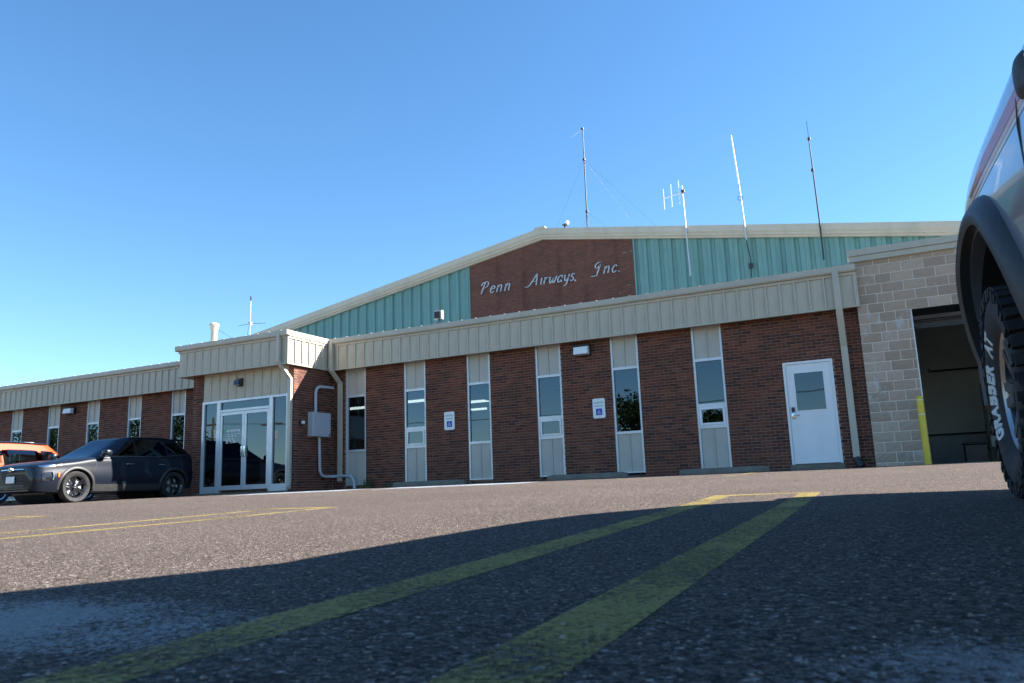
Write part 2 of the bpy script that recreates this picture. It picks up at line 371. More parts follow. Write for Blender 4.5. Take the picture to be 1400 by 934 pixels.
# loose stones on the lot near the camera
mb = MB(); random.seed(5)
for i in range(1500):
    d = .6+5.5*random.random()**1.6; a = R(90+26+random.uniform(-36, 38)); x = CAM.x+d*math.cos(a); y = CAM.y+d*math.sin(a); s = random.uniform(.0009, .0024)*(1.7 if random.random() < .06 else 1)
    z = gz(x, y)+s*.35
    vs = [(x+s*1.3*math.cos(k*2.1+i), y+s*1.1*math.sin(k*2.1+i), z+random.uniform(-.2, .2)*s) for k in range(3)]
    mb.add([*vs, (x, y, z+s*.8), (x, y, z-s)], [(0,1,3),(1,2,3),(2,0,3),(1,0,4),(2,1,4),(0,2,4)])
M['stone'] = mat('loose_stone', (.24,.215,.195), .85, var=.45, scale=35)
tag(mb.build('loose_stones', M['stone']), 'tiny pale stones scattered on the asphalt', kind='stuff')

# ------------------------------------------------------------------ office building
office = thing('office_building', 'long low brick office with cream fascia, narrow windows and glass entrance', 'building', (-10, 0, -.12))
WIN = [(-13.89, 0), (-11.94, 1), (-9.99, 0), (-8.02, 1), (-6.045, 0), (-4.087, 1)]; WW = .68
LWIN = [(-20.80, 0), (-22.81, 0), (-24.84, 0), (-26.90, 0), (-28.95, 0), (-31.0, 0)]; LWW = .635
DOOR = (-2.155, -1.149, 2.18)
EX0, EX1, EY = -18.0, -14.32, -1.65          # entrance block
BP, BH, COURSE0 = .2032, .0677, -.2031
def runs():
    # (origin, direction, normal, length, openings[(s0,s1,z0,z1)])
    o = [(x+14.32, x+WW+14.32, -1, 9) for x, _ in WIN]+[(DOOR[0]+14.32, DOOR[1]+14.32, -1, DOOR[2])]
    yield ((-14.32, 0), (1, 0), (0, -1), 13.79, o, 'front')
    yield ((-34, 0), (1, 0), (0, -1), 16.0, [(x+34, x+LWW+34, -1, 9) for x, _ in LWIN], 'front')
    yield ((EX1, EY), (0, 1), (1, 0), -EY-.004, [], 'side')
    yield ((EX0, -.004), (0, -1), (-1, 0), -EY-.004, [], 'side')
    yield ((EX0-.0, EY), (1, 0), (0, -1), .36, [], 'front')
    yield ((EX1-.16, EY), (1, 0), (0, -1), .16, [], 'front')
TOPZ = 3.40; single = []; rest = []
mort = MB(); mort2 = MB(); mort3 = MB()
def cut(segs, a, b):
    out = []
    for s0, s1 in segs:
        if b <= s0 or a >= s1: out.append((s0, s1)); continue
        if a > s0: out.append((s0, a))
        if b < s1: out.append((b, s1))
    return out
random.seed(3)
for o, d, nrm, L, ops, kind in runs():
    # mortar backing, pier by pier
    def slab(s0, s1, z0, z1):
        a = Vector((o[0]+d[0]*s0, o[1]+d[1]*s0)); b = Vector((o[0]+d[0]*s1, o[1]+d[1]*s1)); q = Vector(nrm)
        pts = [a-q*.006, b-q*.006, b-q*.19, a-q*.19]
        (mort2 if L == 16.0 else mort3 if o[0] == EX0 else mort).prism([(p.x, p.y) for p in pts], lambda x, y, z: (x, y, z), z0, z1)
    segs = [(0, L)]
    for s0, s1, z0, z1 in ops: segs = cut(segs, s0, s1)
    for s0, s1 in segs: slab(s0, s1, -.25, 3.95)
    for s0, s1, z0, z1 in ops:
        if z1 < 4: slab(s0, s1, z1, 3.95)
    k = 0
    while COURSE0+k*BH < TOPZ:
        z0 = COURSE0+k*BH; z1 = z0+BH-.0102; x = -(k % 2)*BP/2-.0; row = []
        while x < L:
            segs = [(max(0, x), min(L, x+BP-.0102))]
            for s0, s1, a, b in ops:
                if a < z1-.02 and b > z0+.02: segs = cut(segs, s0-.006, s1+.006)
            for s0, s1 in segs:
                if s1-s0 > .025:
                    c = Vector((o[0]+d[0]*(s0+s1)/2, o[1]+d[1]*(s0+s1)/2, (z0+z1)/2)); rest.append((c, d, nrm, s1-s0, z1-z0, kind))
            x += BP
        k += 1
wall = mort.build('wall', M['mortar'], office); mort2.build('wall', M['mortar'], office); mort3.build('wall', M['mortar'], office)
rest.sort(key=lambda b: (b[0]-CAM).length if b[2] == (0, -1) and b[0].z < 3.24 and b[0].z > -.13 else 999)
brick_me = []
for v in range(4):
    rr = random.Random(v); mbk = MB(); j = lambda a: rr.uniform(-a, a)
    h, w, y0 = (BH-.0102)/2, (BP-.0102)/2, 0
    f = [(-w+.003, j(.0012), -h+.003), (w-.003, j(.0012), -h+.003), (w-.003, j(.0012), h-.003), (-w+.003, j(.0012), h-.003)]
    e = [(-w, .004, -h), (w, .004, -h), (w, .004, h), (-w, .004, h)]; g = [(a, .03, b) for a, _, b in e]
    mbk.add(f+e+g, [(0,1,2,3)]+[(i, 4+i, 4+(i+1) % 4, (i+1) % 4) for i in range(4)]+[(4+i, 8+i, 8+(i+1) % 4, 4+(i+1) % 4) for i in range(4)]+[(11,10,9,8)])
    brick_me.append(mbk.mesh('brick', M['brick']))
for i, (c, d, nrm, w, h, kind) in enumerate(rest[:300]):
    inst('brick', brick_me[i % 4], (c.x, c.y-random.uniform(0, .003), c.z), wall, scale=(w/(BP-.0102), 1, 1))
mb = MB(); tint = []
for c, d, nrm, w, h, kind in rest[300:]:
    off = random.uniform(0, .003); D = Vector((*d, 0)); Q = Vector((*nrm, 0)); up = Vector((0, 0, 1)); tt = random.random()
    fr = [c+Q*off+D*s*w/2+up*q*h/2 for s, q in ((-1,-1),(1,-1),(1,1),(-1,1))]; bk = [p-Q*.03 for p in fr]
    mb.add(fr+bk, [(0,1,2,3),(0,4,5,1),(1,5,6,2),(2,6,7,3),(3,7,4,0),(7,6,5,4)]); tint += [tt]*8
bw = mb.build('brickwork', M['brickwork'], office, kind='stuff')
at = bw.data.attributes.new('tint', 'FLOAT', 'POINT'); at.data.foreach_set('value', tint)

# --- windows: tall aluminium bays with infill panels above and below the glass
def window(xl, w, hop, zb=-.02):
    xr = xl+w; zt = 3.23; fw = .045; y0, y1 = .02, .11
    f = MB()
    f.box(xl, xl+fw, y0, y1, zb, zt); f.box(xr-fw, xr, y0, y1, zb, zt)
    ix0, ix1 = xl+fw, xr-fw
    rails = [(zb, zb+.03), (.885, .945), (2.405, 2.465), (zt-.03, zt)]
    if hop: rails.append((1.375, 1.44))
    for a, b in rails: f.box(ix0, ix1, y0+.004, y1-.004, a, b)
    win = f.build('window', M['alum'], office)
    g = MB(); g.box(ix0, ix1, .068, .074, 1.44 if hop else .945, 2.405); g.build('pane', M['glass'], win)
    for z0, z1 in ((zb+.03, .885), (2.465, zt-.03)):
        c = (ix0+ix1)/2
        for a, b in ((ix0, c-.012), (c+.012, ix1)):
            q = MB(); q.bbox(a, b, .05, .075, z0, z1, .006); q.build('panel', M['panelgrey'], win)
        q = MB(); q.box(c-.012, c+.012, .034, .075, z0, z1); q.build('batten', M['panelgrey'], win)
    if hop:
        h = MB(); a, b, z0, z1 = ix0+.015, ix1-.015, .965, 1.355; k = .045
        h.box(a, a+k, .012, .075, z0, z1); h.box(b-k, b, .012, .075, z0, z1); h.box(a+k, b-k, .014, .073, z0, z0+k); h.box(a+k, b-k, .014, .073, z1-k, z1)
        hf = h.build('hopper_sash', M['white'] if xl > -5 else M['alum'], win)
        g = MB(); g.box(a+k, b-k, .045, .05, z0+k, z1-k); g.build('hopper_pane', M['glass'], win)
        g = MB(); g.box(ix0, a-.002, .03, .08, .945, 1.375); g.box(b+.002, ix1, .03, .08, .945, 1.375); g.box(a-.002, b+.002, .03, .08, .945, z0-.002); g.box(a-.002, b+.002, .03, .08, z1+.002, 1.375); g.build('sash_stop', M['alum'], win)
    return win
wins = [window(x, WW, h) for x, h in WIN]
k = MB(); k.box(-11.80, -11.55, .10, .104, 1.46, 1.66); k.build('paper_notice', M['signwhite'], wins[1])
k = MB(); k.box(-9.58, -9.40, .30, .34, .96, 1.85); k.build('inner_blind', M['panelgrey'], wins[2])
for i_ in range(9):
    k = MB(); k.box(-7.97, -7.40, .14, .145, 1.50+i_*.1, 1.56+i_*.1); k.build('blind_slat', M['panelgrey'], wins[3])
for x, h in LWIN: window(x, LWW, h)

# --- white side door
x0, x1, zt = DOOR; f = MB(); fw = .05
f.box(x0, x0+fw, -.012, .12, 0, zt); f.box(x1-fw, x1, -.012, .12, 0, zt); f.box(x0+fw, x1-fw, -.011, .12, zt-fw, zt)
fr = f.build('door_frame', M['white'], office)
dx0, dx1 = x0+fw+.004, x1-fw-.004; gx0, gx1, gz0, gz1 = -1.94, -1.36, 1.13, 1.93
d = MB()
d.box(dx0, gx0-.03, .012, .055, .012, zt-fw-.004); d.box(gx1+.03, dx1, .012, .055, .012, zt-fw-.004)
d.box(gx0-.03, gx1+.03, .012, .055, .012, gz0-.03); d.box(gx0-.03, gx1+.03, .012, .055, gz1+.03, zt-fw-.004)
door = d.build('door', M['white'], office)
k = MB(); k.box(gx0-.03, gx0, .004, .058, gz0-.03, gz1+.03); k.box(gx1, gx1+.03, .004, .058, gz0-.03, gz1+.03); k.box(gx0, gx1, .005, .057, gz0-.03, gz0); k.box(gx0, gx1, .005, .057, gz1, gz1+.03); k.build('glazing_frame', M['white'], door)
g = MB(); g.box(gx0, gx1, .03, .036, gz0, gz1); g.build('pane', M['glass'], door)
k = MB(); k.bbox(-2.06, -1.995, -.012, .02, 1.11, 1.21, .006); k.build('keypad', M['black'], door)
k = MB(); k.bbox(-2.065, -1.99, -.016, .02, .97, 1.10, .008); k.tube([(-2.03,-.02,1.03), (-2.03,-.06,1.03), (-1.90,-.065,1.03)], .011, 8); k.build('handle', M['chrome'], door, smooth=True)
for hz in (.25, 1.1, 1.9):
    k = MB(); k.tube([(dx1+.002, .003, hz-.055), (dx1+.002, .003, hz+.055)], .009, 8); k.build('hinge', M['galv'], door)
k = MB(); k.box(x0-.03, x1+.03, -.09, .12, -.25, -.003); k.build('door_sill', M['concrete'], office)

# --- fascia: separate cream panels with raised ribs, trim, gutter, soffit, roof
FZ0, FZ1 = 3.20, 3.85
def panel_mesh(w, h):
    mb = MB(); r = .034
    prof = [(0, 0), (w-.058, 0), (w-.048, r), (w-.014, r), (w-.004, 0), (w, 0)]
    n = len(prof)
    vs = [(a, -b, z) for z in (0, h) for a, b in prof]+[(a, .02, z) for z in (0, h) for a, b in prof]
    fs = [(i, i+1, n+i+1, n+i) for i in range(n-1)]
    fs += [(i+1, i, 2*n+i, 2*n+i+1) for i in range(n-1)]+[(n+i, n+i+1, 3*n+i+1, 3*n+i) for i in range(n-1)]
    fs += [(0, n, 3*n, 2*n), (n-1, 3*n-1, 4*n-1, 2*n-1)]
    mb.add(vs, fs); return mb.mesh('fascia_panel', M['cream'])
PM = {}
def panels(name, x0, x1, y, z0, h, parent, rot=0, at=None, w=.298):
    n = max(1, round((x1-x0)/w)); pw = (x1-x0)/n; key = (round(pw, 4), h)
    if key not in PM: PM[key] = panel_mesh(pw, h)
    for i in range(n):
        if rot == 0: inst(name, PM[key], (x0+i*pw, y, z0), parent)
        else: inst(name, PM[key], (at, x0+i*pw, z0), parent, rot=(0, 0, rot))
FY = -.27
tr = MB()   # continuous metal trim behind and around the panels
GX0, GX1 = -34.0, -.50
for a, b in ((GX0, -18.20), (-14.25, GX1)):
    tr.box(a, b, FY+.03, -.01, FZ0+.005, 3.99)            # backing
    tr.box(a, b, FY-.03, FY+.05, FZ0-.035, FZ0-.002)      # bottom lip
    tr.box(a, b, FY-.032, FY+.04, FZ1+.002, 3.912)        # top band
FEY, FEX0, FEX1 = -1.98, -18.22, -14.25
tr.box(FEX0+.03, FEX1-.03, FEY+.03, -.30, FZ0+.005, 3.99)
tr.box(FEX0-.03, FEX1+.03, FEY-.03, FEY+.05, FZ0-.035, FZ0-.002)
tr.box(FEX1-.05, FEX1+.03, FEY+.05, FY-.032, FZ0-.035, FZ0-.002); tr.box(FEX0-.03, FEX0+.05, FEY+.05, FY-.032, FZ0-.035, FZ0-.002)
tr.box(FEX0-.032, FEX1+.032, FEY-.032, FEY+.04, FZ1+.002, 3.912)
tr.box(FEX1-.04, FEX1+.032, FEY+.04, FY-.034, FZ1+.002, 3.912); tr.box(FEX0-.032, FEX0+.04, FEY+.04, FY-.034, FZ1+.002, 3.912)
fascia = tr.build('fascia', M['cream'], office)
panels('fascia_panel', -14.22, GX1, FY, FZ0, FZ1-FZ0, fascia)
panels('fascia_panel', GX0, -18.25, FY, FZ0, FZ1-FZ0, fascia)
panels('fascia_panel', FEX0, FEX1-.02, FEY, FZ0, FZ1-FZ0, fascia)
panels('fascia_panel', FEY+.02, FY-.01, 0, FZ0, FZ1-FZ0, fascia, rot=R(90), at=FEX1)
k = MB(); k.box(FEX1-.02, FEX1+.024, FEY-.024, FEY+.02, FZ0, FZ1); k.build('corner_trim', M['trim'], fascia)
k = MB(); k.box(GX1-.03, GX1+.02, FY-.024, 0, FZ0-.03, 3.91); k.build('end_trim', M['trim'], fascia)
k = MB()
for a, b in ((GX0, -18.20), (-14.25, GX1)): k.box(a, b, FY+.05, -.006, FZ0+.0, FZ0+.004)
k.box(EX0-.2, FEX1-.05, FEY+.05, EY-.006, FZ0, FZ0+.004)
k.build('soffit', M['soffit'], office)
# gutter: open box section
g = MB()
def gut(a, b, y):
    prof = [(y+.10, 3.915), (y+.02, 3.915), (y, 3.945), (y, 4.06), (y+.012, 4.06), (y+.012, 3.95), (y+.10, 3.925)]
    g.prism([(p, q) for p, q in prof], lambda p, q, x: (x, p, q), a, b)
gut(-14.24, GX1+.02, FY-.105); gut(GX0, -18.24, FY-.105); gut(FEX0-.10, FEX1+.055, FEY-.105)
for x, s in ((FEX1+.055, 1), (FEX0-.10, -1)):
    g.box(x-.012 if s > 0 else x, x if s > 0 else x+.012, FEY-.09, FY-.106, 3.915, 4.061)
gutter = g.build('gutter', M['trim'], office)
for x in [GX0+1.5+i*3.05 for i in range(12)]:
    if x < -18.4 or -14 < x < GX1-.1: kk = MB(); kk.box(x, x+.02, FY-.108, FY-.02, 3.914, 4.064); kk.build('gutter_joint', M['trim'], gutter)
rf = MB()
rf.add([(GX0, FY-.06, 4.02), (GX1, FY-.06, 4.02), (GX1, 12.1, 4.42), (GX0, 12.1, 4.42), (GX0, FY-.06, 3.99), (GX1, FY-.06, 3.99), (GX1, 12.1, 4.36), (GX0, 12.1, 4.36)],
    [(0,1,2,3), (7,6,5,4), (0,4,5,1), (1,5,6,2), (2,6,7,3), (3,7,4,0)])
rf.add([(FEX0-.05, FEY-.06, 4.022), (FEX1+.04, FEY-.06, 4.022), (FEX1+.04, FY, 4.06), (FEX0-.05, FY, 4.06), (FEX0-.05, FEY-.06, 3.995), (FEX1+.04, FEY-.06, 3.995), (FEX1+.04, FY, 3.995), (FEX0-.05, FY, 3.995)],
    [(0,1,2,3), (7,6,5,4), (0,4,5,1), (1,5,6,2), (2,6,7,3), (3,7,4,0)])
roof = rf.build('roof', M['roofmetal'], office)
sm = MB(); i = 0; x = GX0+.2
while x < GX1:
    fy = FEY if FEX0 < x < FEX1 else FY; w = .045 if i % 3 == 0 else .016
    y2 = fy+1.2
    sm.prism([(-w, 4.02), (-w*.6, 4.078), (w*.6, 4.078), (w, 4.02)], lambda a, b, q, x=x, fy=fy, y2=y2: (x+a, fy-.085 if q == 0 else y2, b+(0 if q == 0 else .04)), 0, 1)
    x += .412; i += 1
sm.build('roof_seams', M['trim'], roof)

# --- entrance: siding above, glazed front
ent = MB(); ent.box(-17.62, -14.50, EY+.04, EY+.16, 2.44, 3.30); es = ent.build('entrance_panel_backing', M['cream'], office)
panels('entrance_panel', -17.62, -14.50, EY+.03, 2.445, .80, es, w=.30)
sf = MB(); y0, y1 = EY-.005, EY+.10
SX = [-17.62, -17.02, -15.09, -14.48]
sf.box(-17.62, -17.545, y0, y1, -.10, 2.44); sf.box(-17.06, -16.93, y0, y1, -.10, 2.44); sf.box(-15.15, -15.03, y0, y1, -.10, 2.44); sf.box(-14.56, -14.48, y0, y1, -.10, 2.44)
for a, b in ((-17.545, -17.06), (-16.93, -15.15), (-15.03, -14.56)): sf.box(a, b, y0+.003, y1-.003, 2.375, 2.437)
sf.box(-16.93, -15.15, y0+.004, y1-.004, 2.10, 2.165)
sf.box(-17.545, -17.06, y0+.004, y1-.004, -.10, .08); sf.box(-15.03, -14.56, y0+.004, y1-.004, -.10, .08)
front = sf.build('storefront_frame', M['alum'], office)
for a, b, z0, z1 in ((-17.545, -17.06, .08, 2.375), (-15.03, -14.56, .08, 2.375), (-16.93, -15.15, 2.165, 2.375)):
    g = MB(); g.box(a, b, EY+.045, EY+.052, z0, z1); g.build('pane', M['glass'], front)
def leaf(a, b, hx):
    d = MB(); y0, y1 = EY+.006, EY+.05
    d.box(a, a+.075, y0, y1, -.03, 2.09); d.box(b-.075, b, y0, y1, -.03, 2.09); d.box(a+.075, b-.075, y0+.002, y1-.002, -.03, .09); d.box(a+.075, b-.075, y0+.002, y1-.002, 2.01, 2.088)
    lf = d.build('entrance_door', M['alum'], office)
    g = MB(); g.box(a+.075, b-.075, EY+.026, EY+.031, .09, 2.01); g.build('pane', M['glass'], lf)
    h = MB(); h.bbox(hx-.035, hx+.035, EY-.035, EY-.02, .84, 1.13, .008); h.box(hx-.02, hx+.02, EY-.02, EY+.006, .87, .9); h.box(hx-.02, hx+.02, EY-.02, EY+.006, 1.07, 1.1); h.build('handle', M['chrome'], lf)
    h = MB(); h.box(a+.076, b-.076, EY+.06, EY+.09, 1.0, 1.045); h.build('push_bar', M['alum'], lf)
    return lf
dl = leaf(-16.925, -16.045, -16.08); dr = leaf(-16.035, -15.155, -15.99)
k = MB(); k.box(-17.66, -14.44, EY-.12, EY+.16, -.30, -.102); k.build('threshold', M['concrete'], office)
# lettering on the left leaf: word mark, small lines
def text_mesh(body, size, m, ext=.001, shear=0, spacing=1.0, bold=0):
    cu = bpy.data.curves.new('txt', 'FONT'); cu.body = body; cu.size = size; cu.extrude = ext; cu.shear = shear; cu.space_character = spacing; cu.align_x = 'LEFT'; cu.offset = bold; cu.resolution_u = 3
    o = bpy.data.objects.new('txt', cu); COL.objects.link(o); dg = bpy.context.evaluated_depsgraph_get(); dg.update()
    me = bpy.data.meshes.new_from_object(o.evaluated_get(dg)); bpy.data.objects.remove(o); me.materials.clear(); me.materials.append(m); return me
def put_text(name, me, loc, parent, width=None, rot=(R(90), 0, 0)):
    xs_ = [v.co.x for v in me.vertices]; w = max(xs_)-min(xs_)
    s = width/w if width else 1
    for v in me.vertices: v.co = Vector(((v.co.x-min(xs_))*s, v.co.y*s, v.co.z))
    return inst(name, me, loc, parent, rot=rot)
M['decal'] = mat('white_vinyl', (.8,.82,.82), .5, var=.02); M['decalgreen'] = mat('green_vinyl', (.02,.45,.16), .5, var=.02)
put_text('lettering', text_mesh('enterprise', .13, M['decal'], bold=.003), (-16.70, EY+.022, 1.545), dl, .50)
e = MB(); r_ = []
for k in range(15):
    a = R(20+k*22.5); r_.append((-16.77+.045*math.cos(a), 1.565+.04*math.sin(a)))
for i in range(14): e.tube([(r_[i][0], EY+.022, r_[i][1]), (r_[i+1][0], EY+.022, r_[i+1][1])], .008, 5)
e.box(-16.82, -16.73, EY+.016, EY+.024, 1.559, 1.571); e.build('emblem', M['decalgreen'], dl)
random.seed(8)
for row, z in enumerate((1.475, 1.42, 1.345, 1.31, 1.275, 1.24)):
    x = -16.66 if row < 2 else -16.72
    for s in range(3 if row > 1 else 4):
        w = random.uniform(.06, .12); tl = MB(); tl.box(x, x+w, EY+.018, EY+.023, z, z+.016); tl.build('notice_line', M['decal'], dl); x += w+random.uniform(.02, .07)
        if x > -16.26: break
# --- downspouts
ds = MB(); ds.strip([(-14.50,-2.06,3.96), (-14.50,-2.06,3.24), (-14.36,-1.74,2.80), (-14.36,-1.74,.08), (-14.24,-1.90,-.05)], .105, .08); ds.build('downspout', M['trim'], office)
ds = MB(); ds.strip([(-14.13,-.36,3.96), (-14.12,-.36,3.16), (-14.03,-.07,2.82), (-14.03,-.07,.10)], .115, .085); ds.build('downspout', M['trim'], office)
ds = MB(); ds.strip([(-.88,-.345,3.96), (-.88,-.345,3.2), (-.88,-.30,3.0), (-.88,-.075,2.4), (-.88,-.07,.08)], .13, .1); d3 = ds.build('downspout', M['trim'], office)
k = MB(); k.tube([(-.88,-.07,.09), (-.86,-.09,0), (-.80,-.13,-.10)], .075, 10); k.build('drain_boot', M['black'], d3, smooth=True)

# --- rooms behind the glass
rm = MB(); rm.box(-34, -.6, .22, 11.9, -.14, -.06); rm.build('floor', M['roomfloor'], office)
rm = MB(); rm.box(-34, -.6, .2, 11.9, 2.72, 2.78); rm.build('ceiling', M['ceiling'], office)
rm = MB(); rm.box(-34, -.6, 9.0, 9.1, -.06, 2.72); rm.box(-34.1, -34, 0, 12, -.2, 4); rm.box(-.6, -.53, .2, 12, -.2, 4)
rm.box(-9.25, -9.15, .2, 9, -.06, 2.72); rm.box(-18.6, -18.5, .2, 9, -.06, 2.72); rm.box(-7.1, -7.0, .2, 9, -.06, 2.72); rm.box(-3.2, -3.1, .2, 9, -.06, 2.72)
rm.build('inner_wall', M['roomwall'], office)
rm = MB(); rm.box(-14.05, -13.4, 4.0, 4.08, .75, 1.35); rm.build('wall_screen', M['black'], office)
def ceil_light(x, y, lab):
    t_ = thing('ceiling_light', lab, 'ceiling light', (x, y, 2.72), group='lit ceiling lights inside the office')
    f = MB(); f.box(-.62, .62, -.32, .32, -.03, -.001); f.build('housing', M['white'], t_, local=True)
    f = MB(); f.box(-.58, .58, -.26, .26, -.045, -.031); f.build('diffuser', M['tube'], t_, local=True)
for x, y, lab in ((-14.1,4.05,'lit ceiling light behind the hopper window next to the farther accessible sign'), (-12.95,5.6,'upper lit ceiling light behind the tall plain pane next to the farther accessible sign'), (-13.7,7.85,'lower lit ceiling light behind the tall plain pane next to the farther accessible sign'),
        (-16.8,4.4,'lit ceiling light behind the window beside the conduit'), (-24.8,5.2,'lit ceiling light behind the windows above the dark suv'), (-29.0,5.2,'lit ceiling light behind the windows above the orange suv')):
    ceil_light(x, y, lab)
# gable wall above office back is the hangar; entrance lobby return walls keep light out
rm = MB(); rm.box(EX0+.19, EX1-.19, -.1, -.05, 2.5, 3.95); rm.build('lobby_header', M['roomwall'], office)

# ------------------------------------------------------------------ hangar behind
HY = 12.1; AX, AZ, SL, HW = -12.85, 10.62, 1/6, 16.9
def rake(x): return AZ-SL*abs(x-AX)
hangar = thing('hangar', 'big metal hangar with teal ribbed gable, brick sign panel and pale roof trim', 'building', (AX, HY, -.12))
BX0, BX1 = -16.47, -8.90; DROP = .44
w = MB(); w.prism([(AX-HW, -.3), (AX+HW, -.3), (AX+HW, rake(AX+HW)-.2), (AX, AZ-.2), (AX-HW, rake(AX-HW)-.2)], lambda a, b, y: (a, y, b), HY+.08, HY+.2)
w.box(AX-HW, AX-HW+.1, HY+.2, HY+40, -.3, rake(AX-HW)-.2); w.box(AX+HW-.1, AX+HW, HY+.2, HY+40, -.3, rake(AX+HW)-.2)
hw = w.build('gable_wall', M['teal'], hangar)
b = MB(); b.prism([(BX0, 3.9), (BX1, 3.9), (BX1, rake(BX1)-DROP+.05), (AX, AZ-DROP+.05), (BX0, rake(BX0)-DROP+.05)], lambda a, c, y: (a, y, c), HY-.03, HY+.08)
b.build('brick_panel', M['farbrick'], hangar)
PW = .508
def hang_panel(x, wd):
    x1 = x+wd; zt0, zt1 = rake(x)-DROP+.06, rake(x1)-DROP+.06
    prof = [(0, .075), (.11, .075), (.15, 0), (.30, 0), (.315, -.014), (.33, 0), (wd-.04, 0), (wd, .075)]
    mb = MB(); n = len(prof)
    vs = [(x+a, HY+d_, 3.6) for a, d_ in prof]+[(x+a, HY+d_, rake(x+a)-DROP+.06) for a, d_ in prof]
    vs += [(x, HY+.078, 3.6), (x1, HY+.078, 3.6), (x, HY+.078, zt0), (x1, HY+.078, zt1)]
    fs = [(i, i+1, n+i+1, n+i) for i in range(n-1)]+[(0, n, 2*n+2, 2*n), (n-1, 2*n+1, 2*n+3, 2*n-1), tuple(range(n, 2*n))+(2*n+3, 2*n+2), tuple(range(n-1, -1, -1))+(2*n, 2*n+1)]
    mb.add(vs, fs); mb.build('siding_panel', M['teal'], hw)
x = BX1+.06
while x+PW < AX+HW: hang_panel(x, PW); x += PW
x = BX0-.06-PW
while x > AX-HW: hang_panel(x, PW); x -= PW
tr = MB()
for s in (-1, 1):
    def rk(d0, d1, y0, y1):
        xe = AX+s*(HW+.35)
        vs = [(AX, y, AZ-d) for y in (y0, y1) for d in (d0, d1)]+[(xe, y, rake(xe)-d) for y in (y0, y1) for d in (d0, d1)]
        tr.add(vs, [(0,1,5,4), (2,6,7,3), (0,4,6,2), (1,3,7,5), (0,2,3,1), (4,5,7,6)])
    rk(-.02, .22, HY-.30, HY-.20); rk(.22, .26, HY-.28, HY-.20); rk(.26, .36, HY-.24, HY-.14); rk(.36, DROP, HY-.16, HY-.035)
trim = tr.build('rake_trim', M['trim'], hangar)
for x in (-24.6, -20.3, -14.9, -9.2, -4.2, -.3):
    k = MB(); k.box(x, x+.03, HY-.305, HY-.2, rake(x)-.225, rake(x)+.026); k.build('trim_joint', M['trim'], trim)
for x in (BX0, BX1):
    k = MB(); k.box(x-.06 if x < AX else x, x if x < AX else x+.06, HY-.036, HY+.07, 3.9, rake(x)-DROP+.03); k.build('edge_strip', M['teal'], hangar)
rf = MB(); xe = HW+.3
for s in (-1, 1):
    vs = [(AX, y, AZ+.0) for y in (HY-.25, HY+40)]+[(AX+s*xe, y, rake(AX+s*xe)) for y in (HY-.25, HY+40)]
    vs += [(a, b_, c-.05) for a, b_, c in vs]
    rf.add(vs, [(0,2,3,1), (4,5,7,6), (0,4,6,2), (1,3,7,5), (2,6,7,3), (0,1,5,4)])
roof_h = rf.build('roof', M['roofmetal'], hangar)
k = MB(); k.prism([(AX-.28, AZ-.05), (AX-.22, AZ+.07), (AX+.22, AZ+.07), (AX+.28, AZ-.05)], lambda a, c, y: (a, y, c), HY-.32, HY+40); k.build('ridge_cap', M['trim'], roof_h)
for x, z, w_ in ((-9.35, 8.98, .22), (-9.05, 9.0, .16), (-9.25, 7.62, .16), (-9.6, 7.35, .1)):
    k = MB(); k.bbox(x, x+w_, HY-.06, HY-.028, z, z+.05, .01); k.build('wall_patch', M['concrete'], hangar)

# --- metal script letters on the brick panel
GLY = {
 'P': (1.25, [[(0,0),(.12,.9),(.30,1.72)], [(-.28,1.25),(-.12,1.58),(.30,1.76),(.72,1.66),(.86,1.36),(.70,1.0),(.35,.82),(.12,.86)]]),
 'e': (.98, [[(.08,.5),(.58,.60),(.60,.86),(.36,1.02),(.10,.80),(0,.45),(.10,.12),(.34,-.02),(.64,.18)]]),
 'n': (1.12, [[(0,0),(0,1)], [(.02,.55),(.22,.92),(.45,1.0),(.60,.84),(.62,.5),(.62,0)]]),
 'A': (1.55, [[(-.95,-.10),(-.5,-.06),(-.12,.28),(.22,.95),(.62,1.75)], [(.62,1.75),(.74,.9),(.86,0)], [(.16,.62),(.78,.62)]]),
 'i': (.52, [[(0,1),(0,.2),(.18,.0)]]),
 'r': (.82, [[(0,0),(0,1)], [(.02,.55),(.22,.92),(.52,.96)]]),
 'w': (1.32, [[(0,1),(.06,.3),(.22,0),(.42,.35),(.52,1)], [(.52,1),(.58,.3),(.74,0),(.94,.4),(1.02,1)]]),
 'a': (1.02, [[(.60,.75),(.38,1.0),(.12,.82),(0,.45),(.10,.1),(.30,0),(.50,.2),(.62,.6)], [(.64,1),(.60,.25),(.78,.0)]]),
 'y': (.98, [[(0,1),(.08,.35),(.26,.08),(.5,.3),(.62,.7)], [(.66,1),(.62,.1),(.45,-.5),(.12,-.62)]]),
 's': (.80, [[(.52,.86),(.32,1.02),(.08,.86),(.15,.62),(.42,.42),(.50,.17),(.27,-.02),(0,.12)]]),
 ',': (.5, [[(.06,.10),(.02,-.2)]]), '.': (.4, [[(.02,.0),(.07,.1)]]),
 'I': (1.35, [[(.66,1.74),(.22,1.72),(-.14,1.40),(.0,.98),(.34,1.0),(.55,1.34),(.66,1.74)], [(.66,1.74),(.50,.7),(.40,-.08),(.34,-.18),(-.05,-.2),(-.48,-.16)]]),
 'c': (.95, [[(.60,.80),(.36,1.02),(.10,.80),(0,.45),(.10,.12),(.34,-.02),(.62,.2)]]),
}
